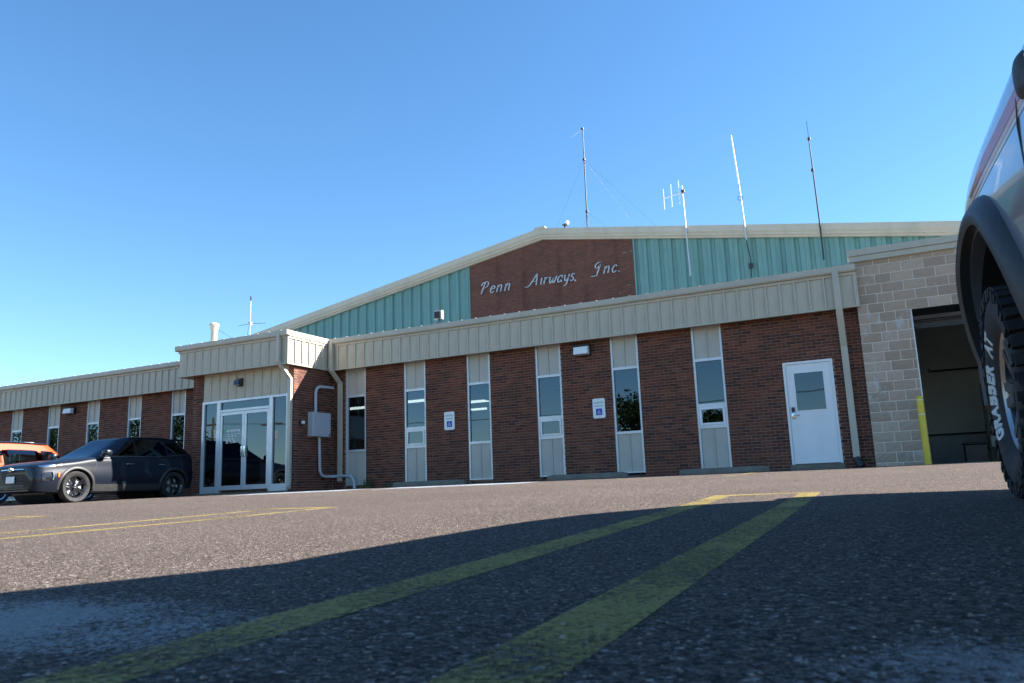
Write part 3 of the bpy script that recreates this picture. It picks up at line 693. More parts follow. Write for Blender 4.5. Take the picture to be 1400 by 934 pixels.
def cr_pts(P, n=5):
    out = []
    for i in range(len(P)-1):
        p0, p1, p2, p3 = P[max(i-1, 0)], P[i], P[i+1], P[min(i+2, len(P)-1)]
        for k in range(n):
            u = k/n
            out.append(tuple(.5*((2*p1[d])+(-p0[d]+p2[d])*u+(2*p0[d]-5*p1[d]+4*p2[d]-p3[d])*u*u+(-p0[d]+3*p1[d]-3*p2[d]+p3[d])*u**3) for d in (0, 1)))
    return out+[P[-1]]
sign = thing('wall_lettering', 'raised silver script letters across the brick panel of the hangar gable', 'sign', (-12.8, HY-.03, 8.2))
def letter(ch, x0, z0, s):
    mb = MB()
    for st in GLY[ch][1]:
        P = cr_pts(st) if len(st) > 2 else [st[0], st[1]]
        P = [(x0+s*(a+.30*b), z0+s*b) for a, b in P]
        L = []; Rr = []
        for i, p in enumerate(P):
            q0, q1 = P[max(i-1, 0)], P[min(i+1, len(P)-1)]; dx, dz = q1[0]-q0[0], q1[1]-q0[1]; l = math.hypot(dx, dz) or 1
            ang = abs(math.atan2(dz, dx)); wd = s*(.038+.052*abs(math.sin(ang))) if ch not in ',.' else s*.09
            nx, nz = -dz/l*wd, dx/l*wd; L.append((p[0]+nx, p[1]+nz)); Rr.append((p[0]-nx, p[1]-nz))
        n = len(P); vs = []
        for y in (HY-.10, HY-.05): vs += [(a, y, b) for a, b in L]+[(a, y, b) for a, b in Rr]
        m2 = 2*n; fs = []
        for i in range(n-1):
            fs += [(i, n+i, n+i+1, i+1), (m2+i, m2+i+1, m2+n+i+1, m2+n+i), (i, i+1, m2+i+1, m2+i), (n+i, m2+n+i, m2+n+i+1, n+i+1)]
        fs += [(0, m2, m2+n, n), (n-1, 2*n-1, m2+2*n-1, m2+n-1)]
        mb.add(vs, fs)
    return mb.build('letter', M['letter'], sign)
def word(txt, x0, x1, z0, z1, s):
    adv = sum(GLY[c][0] for c in txt[:-1]); last = {'n': .8, ',': .1, '.': .1}[txt[-1]]
    first = {'P': .3, 'A': .95, 'I': .48}[txt[0]]
    k = (x1-x0)/((adv+last+first)*s)
    x = x0+first*s*k
    for c in txt:
        letter(c, x, z0+(z1-z0)*(x-x0)/(x1-x0), s); x += GLY[c][0]*s*k
word('Penn', -15.98, -14.45, 8.22, 8.20, .295); word('Airways,', -13.74, -11.42, 8.24, 8.18, .285); word('Inc.', -10.74, -9.52, 8.28, 8.25, .285)

# ------------------------------------------------------------------ antennas, vents and lamps on the roofs
ant = thing('mast_antenna', 'tall thin guyed mast antenna on the hangar ridge', 'antenna', (-11.17, 13.1, 10.4))
k = MB(); k.tube([(-11.17,13.1,10.3), (-11.13,13.1,15.30)], [.034,.022], 8); k.build('mast', M['darkmetal'], ant)
for z in (11.45, 13.85, 15.3):
    k = MB(); k.tube([(-11.15,13.1,z-.04), (-11.15,13.1,z+.04)], .07, 8); k.build('guy_ring', M['darkmetal'], ant)
for dx, dy, z in ((-2.6,1.5,13.85), (3.4,1.0,13.85), (2.0,4,13.85), (-1.0,1.5,11.45), (1.3,.6,11.45)):
    k = MB(); k.tube([(-11.15,13.1,z), (-11.15+dx, 13.1+dy, rake(-11.15+dx))], .0035, 4); k.build('guy_wire', M['darkmetal'], ant)
for a in (-1, 1):
    k = MB(); k.tube([(-11.13,13.1,15.28), (-11.13+a*.55,13.1,15.05)], .008, 4); k.build('radial', M['galv'], ant)
yg = HY-.36
ant = thing('yagi_antenna', 'small antenna with upright white rods on a boom at the hangar rake', 'antenna', (-6.65, yg, 7.6))
k = MB(); k.tube([(-6.60,yg,7.55), (-6.66,yg,11.22)], .027, 8); k.build('pole', M['galv'], ant)
k = MB(); k.tube([(-6.62,yg,10.98), (-7.43,yg-.05,10.83)], .02, 6); k.build('boom', M['galv'], ant)
k = MB(); k.tube([(-6.64,yg,10.72), (-6.86,yg,10.93)], .014, 5); k.build('brace', M['galv'], ant)
k = MB(); k.tube([(-6.63,yg,10.93), (-6.63,yg,11.05)], .075, 8); k.build('clamp', M['darkmetal'], ant)
for x, z0, z1 in ((-7.40,10.38,11.22), (-7.09,10.43,11.36), (-6.78,10.5,11.46)):
    k = MB(); k.tube([(x,yg-.04,z0), (x,yg-.04,z1)], .019, 6); k.build('rod', M['white'], ant)
ant = thing('whip_antenna', 'leaning whip antenna with bright white upper half beside the yagi', 'antenna', (-4.4, yg, 8.6))
k = MB(); k.tube([(-4.40,yg,8.62), (-4.50,yg,11.0)], .028, 8); k.build('pole', M['galv'], ant)
k = MB(); k.tube([(-4.495,yg,10.85), (-4.53,yg,11.45), (-4.61,yg,12.86)], [.036,.032,.022], 8); k.build('radome', M['white'], ant)
k = MB(); k.tube([(-4.49+.09*math.cos(a), yg, 10.28+.09*math.sin(a)) for a in [i*math.pi/6 for i in range(13)]], .01, 5); k.build('cable_loop', M['darkmetal'], ant)
k = MB(); k.tube([(-4.44,yg+.2,8.6), (-4.36,yg+.27,7.9), (-4.40,yg+.27,7.2)], .02, 5); k.bbox(-4.45,-4.28,yg+.2,yg+.29,7.55,7.75,.02); k.build('feed_cable', M['darkmetal'], ant)
ant = thing('whip_antenna', 'dark slim whip antenna near the block garage end of the hangar', 'antenna', (-1.82, yg, 8.4))
k = MB(); k.tube([(-1.80,yg,7.4), (-1.80,yg,8.7), (-1.83,yg,10.8), (-1.85,yg,12.05)], [.028,.028,.024,.017], 8); k.build('pole', M['darkmetal'], ant)
k = MB(); k.tube([(-1.85,yg,12.05), (-1.86,yg,12.75)], .008, 5); k.build('whip', M['darkmetal'], ant)
for z in (10.82, 12.05):
    k = MB(); k.tube([(-1.84,yg,z-.05), (-1.84,yg,z+.05)], .055, 8); k.build('collar', M['darkmetal'], ant)
ant = thing('roof_antenna', 'thin antenna with two crossed arms standing on the office roof', 'antenna', (-20.49, 3, 4.1))
k = MB(); k.tube([(-20.49,3,4.05), (-20.48,3,6.88)], .015, 8); k.build('mast', M['galv'], ant)
k = MB(); k.tube([(-21.06,3,5.88), (-20.49,3,5.90), (-19.75,3,5.82)], .008, 5); k.tube([(-20.6,2.7,6.02), (-20.35,3.3,5.80)], .007, 5); k.build('arms', M['darkmetal'], ant)
k = MB(); k.bbox(-20.53,-20.43,2.95,3.05,5.84,5.96,.012); k.build('matching_box', M['boxgrey'], ant)
k = MB(); k.tube([(-20.48,3,6.74), (-20.48,3,6.90)], .026, 8); k.build('cap', M['darkmetal'], ant)
for p in ((-22.1,3,5.9), (-21.6,3.6,4.2)):
    k = MB(); k.tube([(-20.52,3,5.85 if p[2] < 5 else 5.0), p], .006, 4); k.build('guy_wire', M['darkmetal'], ant)
v = thing('vent_stack', 'pale round vent stack with flared cap on the office roof', 'vent', (-22.23, 3, 4.1))
c = lambda a, b, h: (-22.23+a, 3+b, h)
k = MB(); k.lathe([(.12,4.05), (.12,5.88)], 20, c); k.build('pipe', M['cream'], v, smooth=True)
k = MB(); k.lathe([(.12,5.86), (.145,5.88), (.15,5.99), (.178,6.01), (.18,6.07), (.15,6.11), (.07,6.15), (.0,6.16)], 20, c); k.build('cap', M['cream'], v, smooth=True)
v = thing('ridge_camera', 'small white dome camera on a short post at the hangar peak', 'camera', (-11.84, HY+.1, 10.45))
k = MB(); k.tube([(-11.85,HY+.1,10.4), (-11.85,HY+.1,10.78)], .04, 8); k.bbox(-11.95,-11.72,HY,HY+.2,10.68,10.72,.01); k.build('post', M['darkmetal'], v)
k = MB(); k.lathe([(0,.0), (.065,.01), (.095,.07), (.095,.13), (.06,.18), (0,.20)], 14, lambda a, b, h: (-11.76+a, HY+.1+b, 10.70+h)); k.build('dome', M['white'], v, smooth=True)
v = thing('floodlight', 'small black floodlight with pale yoke on the office gutter', 'floodlight', (-10.64, -.22, 4.06))
k = MB(); k.bbox(-10.74,-10.55,-.34,-.18,4.22,4.40,.012); k.build('lamp_head', M['black'], v)
k = MB(); k.box(-10.545,-10.53,-.30,-.2,4.20,4.42); k.box(-10.755,-10.742,-.30,-.2,4.20,4.42); k.box(-10.755,-10.53,-.30,-.2,4.421,4.434); k.build('yoke', M['galv'], v)
k = MB(); k.tube([(-10.64,-.25,4.03), (-10.64,-.25,4.22)], .02, 8); k.bbox(-10.70,-10.58,-.30,-.19,4.05,4.09,.01); k.build('stem', M['darkmetal'], v)
def wallpack(x0, x1, z0, z1, lab):
    v = thing('wall_light', lab, 'wall light', ((x0+x1)/2, -.01, z0), group='wall lights on the office front')
    k = MB(); k.bbox(x0-.02, x1+.02, -.09, -.004, z0-.02, z1+.025, .012); k.build('housing', M['black'], v)
    k = MB(); k.prism([(-.092, z1), (-.20, z1-.02), (-.235, z0+.01), (-.092, z0)], lambda a, b, x: (x, a, b), x0, x1); k.build('lens', M['signwhite'], v)
    k = MB(); k.box(x0-.015, x1+.015, -.225, -.092, z1+.003, z1+.022); k.build('hood', M['black'], v)
wallpack(-6.90, -6.54, 2.84, 3.05, 'black wall light with white lens high between two narrow windows near an accessible sign')
wallpack(-25.80, -25.42, 2.83, 3.02, 'black wall light with white lens on the wall above the orange suv')
v = thing('wall_light', 'small black lamp on the cream panels over the glass entrance', 'wall light', (-16.2, EY, 2.76))
k = MB(); k.bbox(-16.30,-16.10,EY-.03,EY+.012,2.77,3.0,.01); k.build('backplate', M['black'], v)
k = MB(); k.prism([(-.03,2.98), (-.16,2.93), (-.19,2.80), (-.03,2.79)], lambda a, b, x: (x, EY+a, b), -16.29, -16.11); k.build('lamp_head', M['blackgloss'], v)

# ------------------------------------------------------------------ electrical cabinet and conduit on the entrance side wall
u = thing('electrical_cabinet', 'grey steel cabinet with white conduit on the entrance side wall', 'cabinet', (EX1, -.7, 1.3))
sx = EX1
k = MB(); k.bbox(sx+.004, sx+.19, -1.09, -.36, 1.30, 1.96, .012); cab = k.build('cabinet', M['boxgrey'], u)
k = MB(); k.bbox(sx+.188, sx+.205, -1.08, -.37, 1.31, 1.95, .006); dd = k.build('cabinet_door', M['boxgrey'], u)
k = MB(); k.box(sx+.206, sx+.22, -.45, -.41, 1.33, 1.38); k.build('latch', M['darkmetal'], dd)
def bend(pts, r=.16, n=6):
    out = [Vector(pts[0])]
    for i in range(1, len(pts)-1):
        p = Vector(pts[i]); a = (Vector(pts[i-1])-p); b = (Vector(pts[i+1])-p); rr = min(r, a.length*.49, b.length*.49); a = a.normalized()*rr; b = b.normalized()*rr
        for k_ in range(n+1):
            q = k_/n; out.append(p+a*(1-q)**2+b*q**2)
    return out+[Vector(pts[-1])]
k = MB(); k.tube(bend([(sx+.08,-.86,1.95), (sx+.08,-.86,2.68), (sx+.08,-.12,2.70)], .22), .042, 10); k.build('conduit', M['boxgrey'], u, smooth=True)
k = MB(); k.tube(bend([(sx+.08,-.70,1.31), (sx+.08,-.66,.24), (sx+.10,-.09,.24), (-13.55,-.10,.24), (-13.50,-.10,-.2)], .22), .042, 10); k.build('conduit', M['boxgrey'], u, smooth=True)
u = thing('door_camera', 'tiny black and white camera on the sunlit corner of the entrance side wall', 'camera', (EX1, -1.36, 1.6))
k = MB(); k.bbox(EX1+.003, EX1+.05, -1.42, -1.32, 1.58, 1.72, .008); k.build('bracket', M['black'], u)
k = MB(); k.bbox(EX1+.05, EX1+.13, -1.40, -1.33, 1.62, 1.70, .012); k.build('camera_head', M['white'], u)

# ------------------------------------------------------------------ accessible parking signs
def acc_sign(x, z, lab, hole):
    s = thing('parking_sign', lab, 'sign', (x, -.01, z-.235), group='accessible parking signs on the office wall')
    def rr(w, h, r):
        P = []
        for cx, cz, a0 in ((w-r, h-r, 0), (-w+r, h-r, 90), (-w+r, -h+r, 180), (w-r, -h+r, 270)):
            for k in range(5): a = R(a0+k*22.5); P.append((cx+r*math.cos(a), cz+r*math.sin(a)))
        return P
    k = MB(); k.prism(rr(.155, .235, .035), lambda a, b, y: (x+a, y, z+b), -.016, -.012); k.build('plate', M['signwhite'], s)
    k = MB(); k.prism(rr(.078, .078, .006), lambda a, b, y: (x-.0+a, y, z-.085+b), -.018, -.0165); k.build('symbol_field', M['blue'], s)
    w = MB(); ox, oz, q = x, z-.085, .058
    P = lambda a, b: (ox+a*q, -.0195, oz+b*q)
    w.tube([P(-.18,.86), P(-.17,.88)], .010, 8); w.tube([P(-.16,.62), P(-.10,.0), P(.38,-.02), P(.55,-.62), P(.78,-.55)], .0062, 6); w.tube([P(-.13,.30), P(.35,.28)], .0055, 6)
    w.tube([P(-.12+.52*math.cos(R(a)), -.35+.52*math.sin(R(a))) for a in range(120, 381, 20)], .0052, 6); w.tube([P(-.18,.82), P(-.17,.96)], .0085, 8)
    w.build('wheelchair_symbol', M['signwhite'], s)
    put_text('lettering', text_mesh('RESERVED', .05, M['green']), (x-.125, -.0175, z+.115), s, .25)
    put_text('lettering', text_mesh('PARKING', .05, M['green']), (x-.105, -.0175, z+.035), s, .21)
    for zz in (.215, -.205):
        k = MB(); k.tube([(x, -.016, z+zz), (x, -.021, z+zz)], .006, 8); k.build('bolt', M['darkmetal'], s)
acc_sign(-10.53, 1.525, 'blue and white accessible parking sign between the two windows with lit ceiling lights', 0)
acc_sign(-6.40, 1.53, 'blue and white accessible parking sign under the black wall light', 1)

# ------------------------------------------------------------------ wheel stops
def wheel_stop(x0, x1, y, lab):
    z = gz((x0+x1)/2, y)
    s = thing('wheel_stop', lab, 'wheel stop', ((x0+x1)/2, y, z), group='concrete wheel stops along the office wall')
    mb = MB(); n = 14; L = x1-x0
    prof = [(-.085,0), (-.08,.04), (-.055,.10), (-.04,.115), (.04,.115), (.055,.10), (.08,.04), (.085,0)]
    def sec(xx, k): return [(xx, a*k+random.uniform(-.003,.003), b*k+random.uniform(-.002,.002)) for a, b in prof]
    vs = []; m_ = len(prof)
    for i in range(n+1): vs += sec(-L/2+L*i/n, .86 if i in (0, n) else 1)
    fs = [(i*m_+j, i*m_+j+1, (i+1)*m_+j+1, (i+1)*m_+j) for i in range(n) for j in range(m_-1)]+[tuple(range(m_)), tuple(range(n*m_+m_-1, n*m_-1, -1))]+[(i*m_, (i+1)*m_, (i+1)*m_+m_-1, i*m_+m_-1) for i in range(n)]
    mb.add(vs, fs); b = mb.build('block', M['concrete'], s, local=True, smooth=30)
    for xx in (-L*.35, L*.35):
        k = MB(); k.tube([(xx,0,.10), (xx,0,.120)], .014, 8); k.build('anchor_pin', M['darkmetal'], s, local=True)
wheel_stop(-11.35, -9.35, -1.35, 'weathered concrete wheel stop below the farther accessible sign')
wheel_stop(-7.22, -5.36, -1.35, 'weathered concrete wheel stop below the wall light and accessible sign')
wheel_stop(-4.22, -2.44, -1.35, 'weathered concrete wheel stop between the last window and the white door')

# ------------------------------------------------------------------ bollard
bx, by = .385, -.5; zb = gz(bx, by)
b = thing('bollard', 'yellow steel bollard beside the open garage bay', 'bollard', (bx, by, zb))
k = MB(); k.lathe([(.064,-.1), (.064,1.27), (.060,1.30), (.045,1.32), (0,1.325)], 20, lambda a, c, h: (bx+a, by+c, zb+h)); k.build('post', M['yellow'], b, smooth=True)
for z in (1.235, .955):
    k = MB(); k.lathe([(.0645,z), (.0655,z+.002), (.0655,z+.018), (.0645,z+.02)], 20, lambda a, c, h: (bx+a, by+c, zb+h)); k.build('band', M['lightband'], b, smooth=True)

# ------------------------------------------------------------------ block garage
gar = thing('block_garage', 'tan split-face block garage with open bay and metal coping', 'building', (2, -.2, -.12))
CX0, CX1, CY, OX0, OX1, OZ = -.535, 5.2, -.20, .444, 4.10, 3.0
BHC, NB = .2032, 20; Z0 = 3.0-15*.2032
mo = MB()
mo.box(CX0, OX0, CY+.007, CY+.30, -.3, 4.12); mo.box(OX1, CX1, CY+.007, CY+.30, -.3, 4.12); mo.box(OX0, OX1, CY+.007, CY+.30, OZ, 4.12)
cw = mo.build('wall', M['cmortar'], gar)
def block_mesh(v, w):
    rr = random.Random(v); mb = MB(); nx_, nz_ = 6, 4; h = BHC-.011
    def fn(a, b):
        e = min(a, 1-a, b, 1-b); d_ = 0 if e < .01 else rr.uniform(-.009, .003)
        return (-w/2+w*a, d_ if e >= .01 else .003, -h/2+h*b)
    mb.grid(fn, nx_, nz_); m_ = len(mb.v)
    c4 = [(-w/2, .003, -h/2), (w/2, .003, -h/2), (w/2, .003, h/2), (-w/2, .003, h/2)]
    mb.add(c4+[(a, .03, b) for a, _, b in c4], [(0,1,5,4), (1,2,6,5), (2,3,7,6), (3,0,4,7), (4,5,6,7)])
    return mb.mesh('block', M['block'])
BM_ = {}; random.seed(21); nblk = 0
for r_ in range(-1, NB+1):
    z = Z0+r_*BHC; top = min(z+BHC, 4.115)
    if top-z < .03 or r_ == -1: pass
    xs_ = [CX0+.002]; seq = [.395, .300] if r_ % 2 == 0 else [.200, .300]
    for q in seq: xs_.append(xs_[-1]+q)
    while xs_[-1] < CX1: xs_.append(xs_[-1]+.4064)
    for a, b_ in zip(xs_, xs_[1:]):
        b_ = min(b_, CX1); segs = [(a, b_-.011)]
        if z < OZ-.06: segs = cut(segs, OX0-.012, OX1+.012)
        for s0, s1 in segs:
            if s1-s0 < .05: continue
            w_ = round(s1-s0, 2); key = (w_, nblk % 3)
            if key not in BM_: BM_[key] = block_mesh(hash(key) % 999, w_)
            hs = 1 if r_ < NB else (top-z)/BHC
            inst('block', BM_[key], ((s0+s1)/2, CY, z+BHC*hs/2), cw, scale=((s1-s0)/w_, 1, hs)); nblk += 1
k = MB(); k.box(CX0-.06, CX1, CY-.07, CY+.32, 4.12, 4.235); k.box(CX0-.085, CX1, CY-.10, CY+.32, 4.24, 4.375); k.build('coping', M['trim'], gar)
k = MB(); k.box(OX0-.002, OX0+.014, CY-.002, CY+.31, -.12, OZ); k.build('bay_frame', M['alum'], gar); k = MB(); k.box(OX1-.014, OX1+.002, CY-.002, CY+.31, -.12, OZ); k.build('bay_frame', M['alum'], gar)
k = MB(); k.box(OX0+.014, OX1-.014, CY+.02, CY+.31, OZ-.012, OZ); k.build('lintel_plate', M['darkmetal'], gar)
k = MB(); k.box(-.5, 6.0, CY+.3, 12.0, -.16, -.10); k.build('floor', M['concrete'], gar)
k = MB(); k.box(.02, .12, .12, 8.0, -.1, 3.95); k.box(5.1, 5.2, .12, 8.0, -.1, 3.95); k.box(.12, 5.1, 7.9, 8.0, -.1, 3.95); k.box(OX0-.3, OX0, .101, .16, -.1, 3.95); gw = k.build('inner_wall', M['garagewall'], gar)
k = MB(); k.box(-.53, 5.2, .1, 12, 3.95, 4.10); k.build('roof', M['roofmetal'], gar)
k = MB(); k.box(.125, 5.09, 7.86, 7.898, -.1, .78); k.build('wainscot', mat('wainscot', (.25,.29,.31), .7), gar)
k = MB(); k.tube([(.9,7.82,2.70), (.9,7.82,2.62), (3.6,7.82,2.62)], .03, 6); k.build('wall_pipe', M['darkmetal'], gar)
k = MB(); k.tube([(.2,7.82,.80), (4.6,7.82,.80)], .03, 6); k.build('wall_pipe', M['darkmetal'], gar)
for i in range(5):
    k = MB(); k.box(OX0-.1, OX1+.1, .45+i*.55, .45+i*.55+.53, 3.05+i*.02, 3.10+i*.02); k.build('door_section', M['white'] if i else M['black'], gar)
for x in (OX0-.05, OX1+.05):
    k = MB(); k.box(x-.03, x+.03, .20, .26, -.1, 2.9); k.box(x-.03, x+.03, .26, 3.2, 2.86, 2.92); k.build('door_track', M['galv'], gar)
k = MB(); k.tube([(OX0-.1,.32,2.82), (OX1+.1,.32,2.82)], .035, 8); k.build('torsion_bar', M['darkmetal'], gar)
k = MB(); k.box(OX0, OX1, .3, .34, 2.66, 2.74); k.build('cross_rail', M['black'], gar)
cr_ = thing('storage_crate', 'dark storage crate on the floor inside the garage bay', 'crate', (1.6, 5.2, -.10))
k = MB(); k.bbox(1.36,1.86,5.0,5.5,-.095,.40,.02); k.build('bin', M['black'], cr_)
k = MB(); k.bbox(1.33,1.89,4.97,5.53,.402,.45,.015); k.build('lid', M['black'], cr_)
rk_ = thing('tool_rack', 'dim metal rack of tools standing inside the garage', 'rack', (2.3, 6.0, -.10))
for x in (2.0, 2.7):
    for y in (5.8, 6.3):
        k = MB(); k.box(x-.02, x+.02, y-.02, y+.02, -.098, 2.0); k.build('upright', M['darkmetal'], rk_)
for z in (.3, .9, 1.5):
    k = MB(); k.box(1.97, 2.73, 5.77, 6.33, z, z+.03); k.build('shelf', M['darkmetal'], rk_)
for x, z, h in ((2.1,.332,.3), (2.45,.332,.4), (2.2,.932,.35), (2.5,.932,.2), (2.3,1.532,.3)):
    k = MB(); k.bbox(x-.1, x+.1, 5.85, 6.2, z, z+h, .02); tag(k.build('tool_box', M['green'] if h > .33 else M['boxgrey']), ('tall green ' if h > .38 else 'green ' if h > .33 else 'low grey ' if h < .25 else 'grey ')+'box on the '+{.332: 'bottom', .932: 'middle', 1.532: 'top'}[z]+' shelf of the garage rack', 'box', 'boxes on the garage rack')

# ------------------------------------------------------------------ weeds at the wall foot
random.seed(4)
M['leaf'] = mat('weed_leaf', (.06,.09,.03), .7, var=.3, scale=20)
def weed(x, y, n, h, lab):
    mb = MB()
    for i in range(n):
        a = random.uniform(0, 6.28); l = h*random.uniform(.5, 1); bx_ = x+random.uniform(-.12,.12); by_ = y+random.uniform(-.03,.03); dx, dy = math.cos(a)*l*.5, math.sin(a)*l*.3; z0 = gz(x, y); w_ = .006
        p = [(bx_-w_, by_, z0), (bx_+w_, by_, z0), (bx_+dx*.4+w_, by_+dy*.4, z0+l*.6), (bx_+dx*.4-w_, by_+dy*.4, z0+l*.6), (bx_+dx, by_+dy, z0+l)]
        mb.add(p, [(0,1,2,3), (3,2,4)])
    tag(mb.build('weed_tuft', M['leaf']), lab, 'weed', 'weeds at the foot of the office wall')
weed(-13.1, -.12, 60, .28, 'green weeds at the wall foot beside the conduit')
weed(-12.4, -.1, 25, .15, 'short sparse weeds at the wall foot below brickwork near the conduit')

# ------------------------------------------------------------------ vehicles
def sect(row, n=5):
    # row: zb, wb, zm, wm, zs, ws, zt, wt -> half section from bottom centre to top centre
    zb, wb, zm, wm, zs, ws, zt, wt = row
    P = [(0, zb), (wb*.6, zb), (wb*.93, zb), (wb, zb+.04), (wm, zm), ((wm*.45+ws*.55)+.008, zm+(zs-zm)*.62), (ws, zs), (wt, zt-.012), (wt*.5, zt-.002), (0, zt)]
    return cr_pts(P, n)
def loft_body(rows, nst=64, n=5):
    X = [r[0] for r in rows]; rings = []
    for i in range(nst+1):
        # denser stations towards both ends
        u = i/nst; u = .5-.5*math.cos(math.pi*u)*(.55+.45*abs(math.cos(math.pi*u)))
        x = X[0]+(X[-1]-X[0])*u
        row = [pch(X, [r[k] for r in rows], x) for k in range(1, 9)]
        h = sect(row, n); full = [(x, a, b) for a, b in h]+[(x, -a, b) for a, b in h[-2:0:-1]]
        rings.append(full)
    mb = MB(); m_ = len(rings[0]); vs = [p for r_ in rings for p in r_]
    fs = [(i*m_+j, i*m_+(j+1) % m_, (i+1)*m_+(j+1) % m_, (i+1)*m_+j) for i in range(nst) for j in range(m_)]
    fs += [tuple(range(m_)), tuple(range(nst*m_+m_-1, nst*m_-1, -1))]
    return mb.add(vs, fs)
def cyl_y(x, z, r, y0, y1, n=36):
    mb = MB(); mb.tube([(x, y0, z), (x, y1, z)], r, n); return mb
def boolean(mb, cutters, m):
    a = mb.build('tmp_body', m); objs = []
    for c in cutters:
        o = c.build('tmp_cut', m); md = a.modifiers.new('b', 'BOOLEAN'); md.operation = 'DIFFERENCE'; md.solver = 'EXACT'; md.object = o; objs.append(o)
    dg = bpy.context.evaluated_depsgraph_get(); dg.update(); me = bpy.data.meshes.new_from_object(a.evaluated_get(dg))
    for o in objs+[a]: bpy.data.objects.remove(o)
    me.materials.clear(); me.materials.append(m)
    me.polygons.foreach_set('use_smooth', [True]*len(me.polygons)); me.set_sharp_from_angle(angle=R(35)); return me
def mesh_part(name, me, parent):
    o = bpy.data.objects.new(name, me); COL.objects.link(o); o.parent = parent; return o
class Cabin:
    # superellipse plan, belt (v=0) to roof (v=1)
    def __init__(s, xf, xr, w, z, n=7, crown=.035, sag=.04):
        s.xf, s.xr, s.w_, s.z_, s.n, s.crown, s.sag = xf, xr, w, z, n, crown, sag
    def par(s, v):
        L = lambda a, p=1: a[0]+(a[1]-a[0])*v**p
        bulge = 1-.10*(v**3)
        return L(s.xf), L(s.xr), (s.w_[0]+(s.w_[1]-s.w_[0])*v**1.35), L(s.z_)
    def zz(s, x, v):
        f, b, w, z = s.par(1); c = (f+b)/2
        return s.par(v)[3]-s.sag*v*((x-c)/((f-b)/2))**2
    def side(s, x, v, off=0, sg=1):
        f, b, w, z = s.par(v); c, a = (f+b)/2, (f-b)/2; q = max(0, 1-abs((x-c)/a)**s.n)
        return (x, sg*(w*q**(1/s.n)+off), s.zz(x, v)+off*.3)
    def front(s, y, v, off=0, rear=False):
        f, b, w, z = s.par(v); c, a = (f+b)/2, (f-b)/2; q = max(0, 1-abs(y/w)**s.n)**(1/s.n)
        x = c+(a*q+off)*(-1 if rear else 1); return (x, y, s.zz(x, v)+off*.5)
    def shell(s, nv=12, nu=72, holes=(), ends=()):
        if holes: nv, nu = 30, 220
        mb = MB(); vs = []
        for j in range(nv+1):
            v = j/nv; f, b, w, z = s.par(v); c, a = (f+b)/2, (f-b)/2
            for k in range(nu):
                t_ = 2*math.pi*k/nu; ct, st = math.cos(t_), math.sin(t_)
                x = c+a*math.copysign(abs(ct)**(2/s.n), ct); y = w*math.copysign(abs(st)**(2/s.n), st)
                vs.append((x, y, s.zz(x, v)))
        top = vs[nv*nu:]; f, b, w, z = s.par(1); c = (f+b)/2
        for q, dz in ((.9, .55), (.6, .85), (.25, 1)):
            for x, y, z_ in top: xx = c+(x-c)*q; vs.append((xx, y*q, s.zz(xx, 1)+s.crown*dz))
        R_ = nv+1+3; fs = [(j*nu+k, j*nu+(k+1) % nu, (j+1)*nu+(k+1) % nu, (j+1)*nu+k) for j in range(R_-1) for k in range(nu)]
        if holes:
            keep = []
            for q in fs:
                j = q[0]//nu
                if j >= nv: keep.append(q); continue
                v = (j+.5)/nv; c = sum((Vector(vs[i]) for i in q), Vector())/4; w = s.par(v)[2]; cut_ = False
                if abs(c.y) > .9*w: cut_ = any(v0 < v < v1 and min(xa(v), xb(v)) < c.x < max(xa(v), xb(v)) for xa, xb, v0, v1 in holes)
                for kk, v0, v1, rear in ends:
                    if v0 < v < v1 and abs(c.y) < w*kk and ((c.x < (s.par(v)[1]+.25)) if rear else (c.x > s.par(v)[0]-.25)) : cut_ = True
                if not cut_: keep.append(q)
            fs = keep
        fs.append(tuple((R_-1)*nu+k for k in range(nu)))
        return mb.add(vs, fs)
    def pane_side(s, xa, xb, v0, v1, sg, off=.006):
        # xa, xb: functions of v
        mb = MB(); mb.grid(lambda a, b: (lambda v: s.side(xa(v)+(xb(v)-xa(v))*a, v, off, sg))(v0+(v1-v0)*b), 14, 6); return mb
    def pane_end(s, k, v0, v1, rear=False, off=.006):
        mb = MB(); mb.grid(lambda a, b: (lambda v: s.front(s.par(v)[2]*k*(2*a-1), v, off, rear))(v0+(v1-v0)*b), 14, 8); return mb
def tyre_mesh(r, w, rim, m, n=48):
    mb = MB(); h = w/2
    mb.lathe([(rim, -h*.78), (rim+.012, -h*.9), (r*.80+rim*.2, -h), (r*.93, -h*.96), (r*.985, -h*.80), (r, -h*.55), (r, h*.55), (r*.985, h*.80), (r*.93, h*.96), (r*.80+rim*.2, h), (rim+.012, h*.9), (rim, h*.78)], n, lambda a, b, c: (a, c, b))
    return mb.mesh('wheel', m, 50)
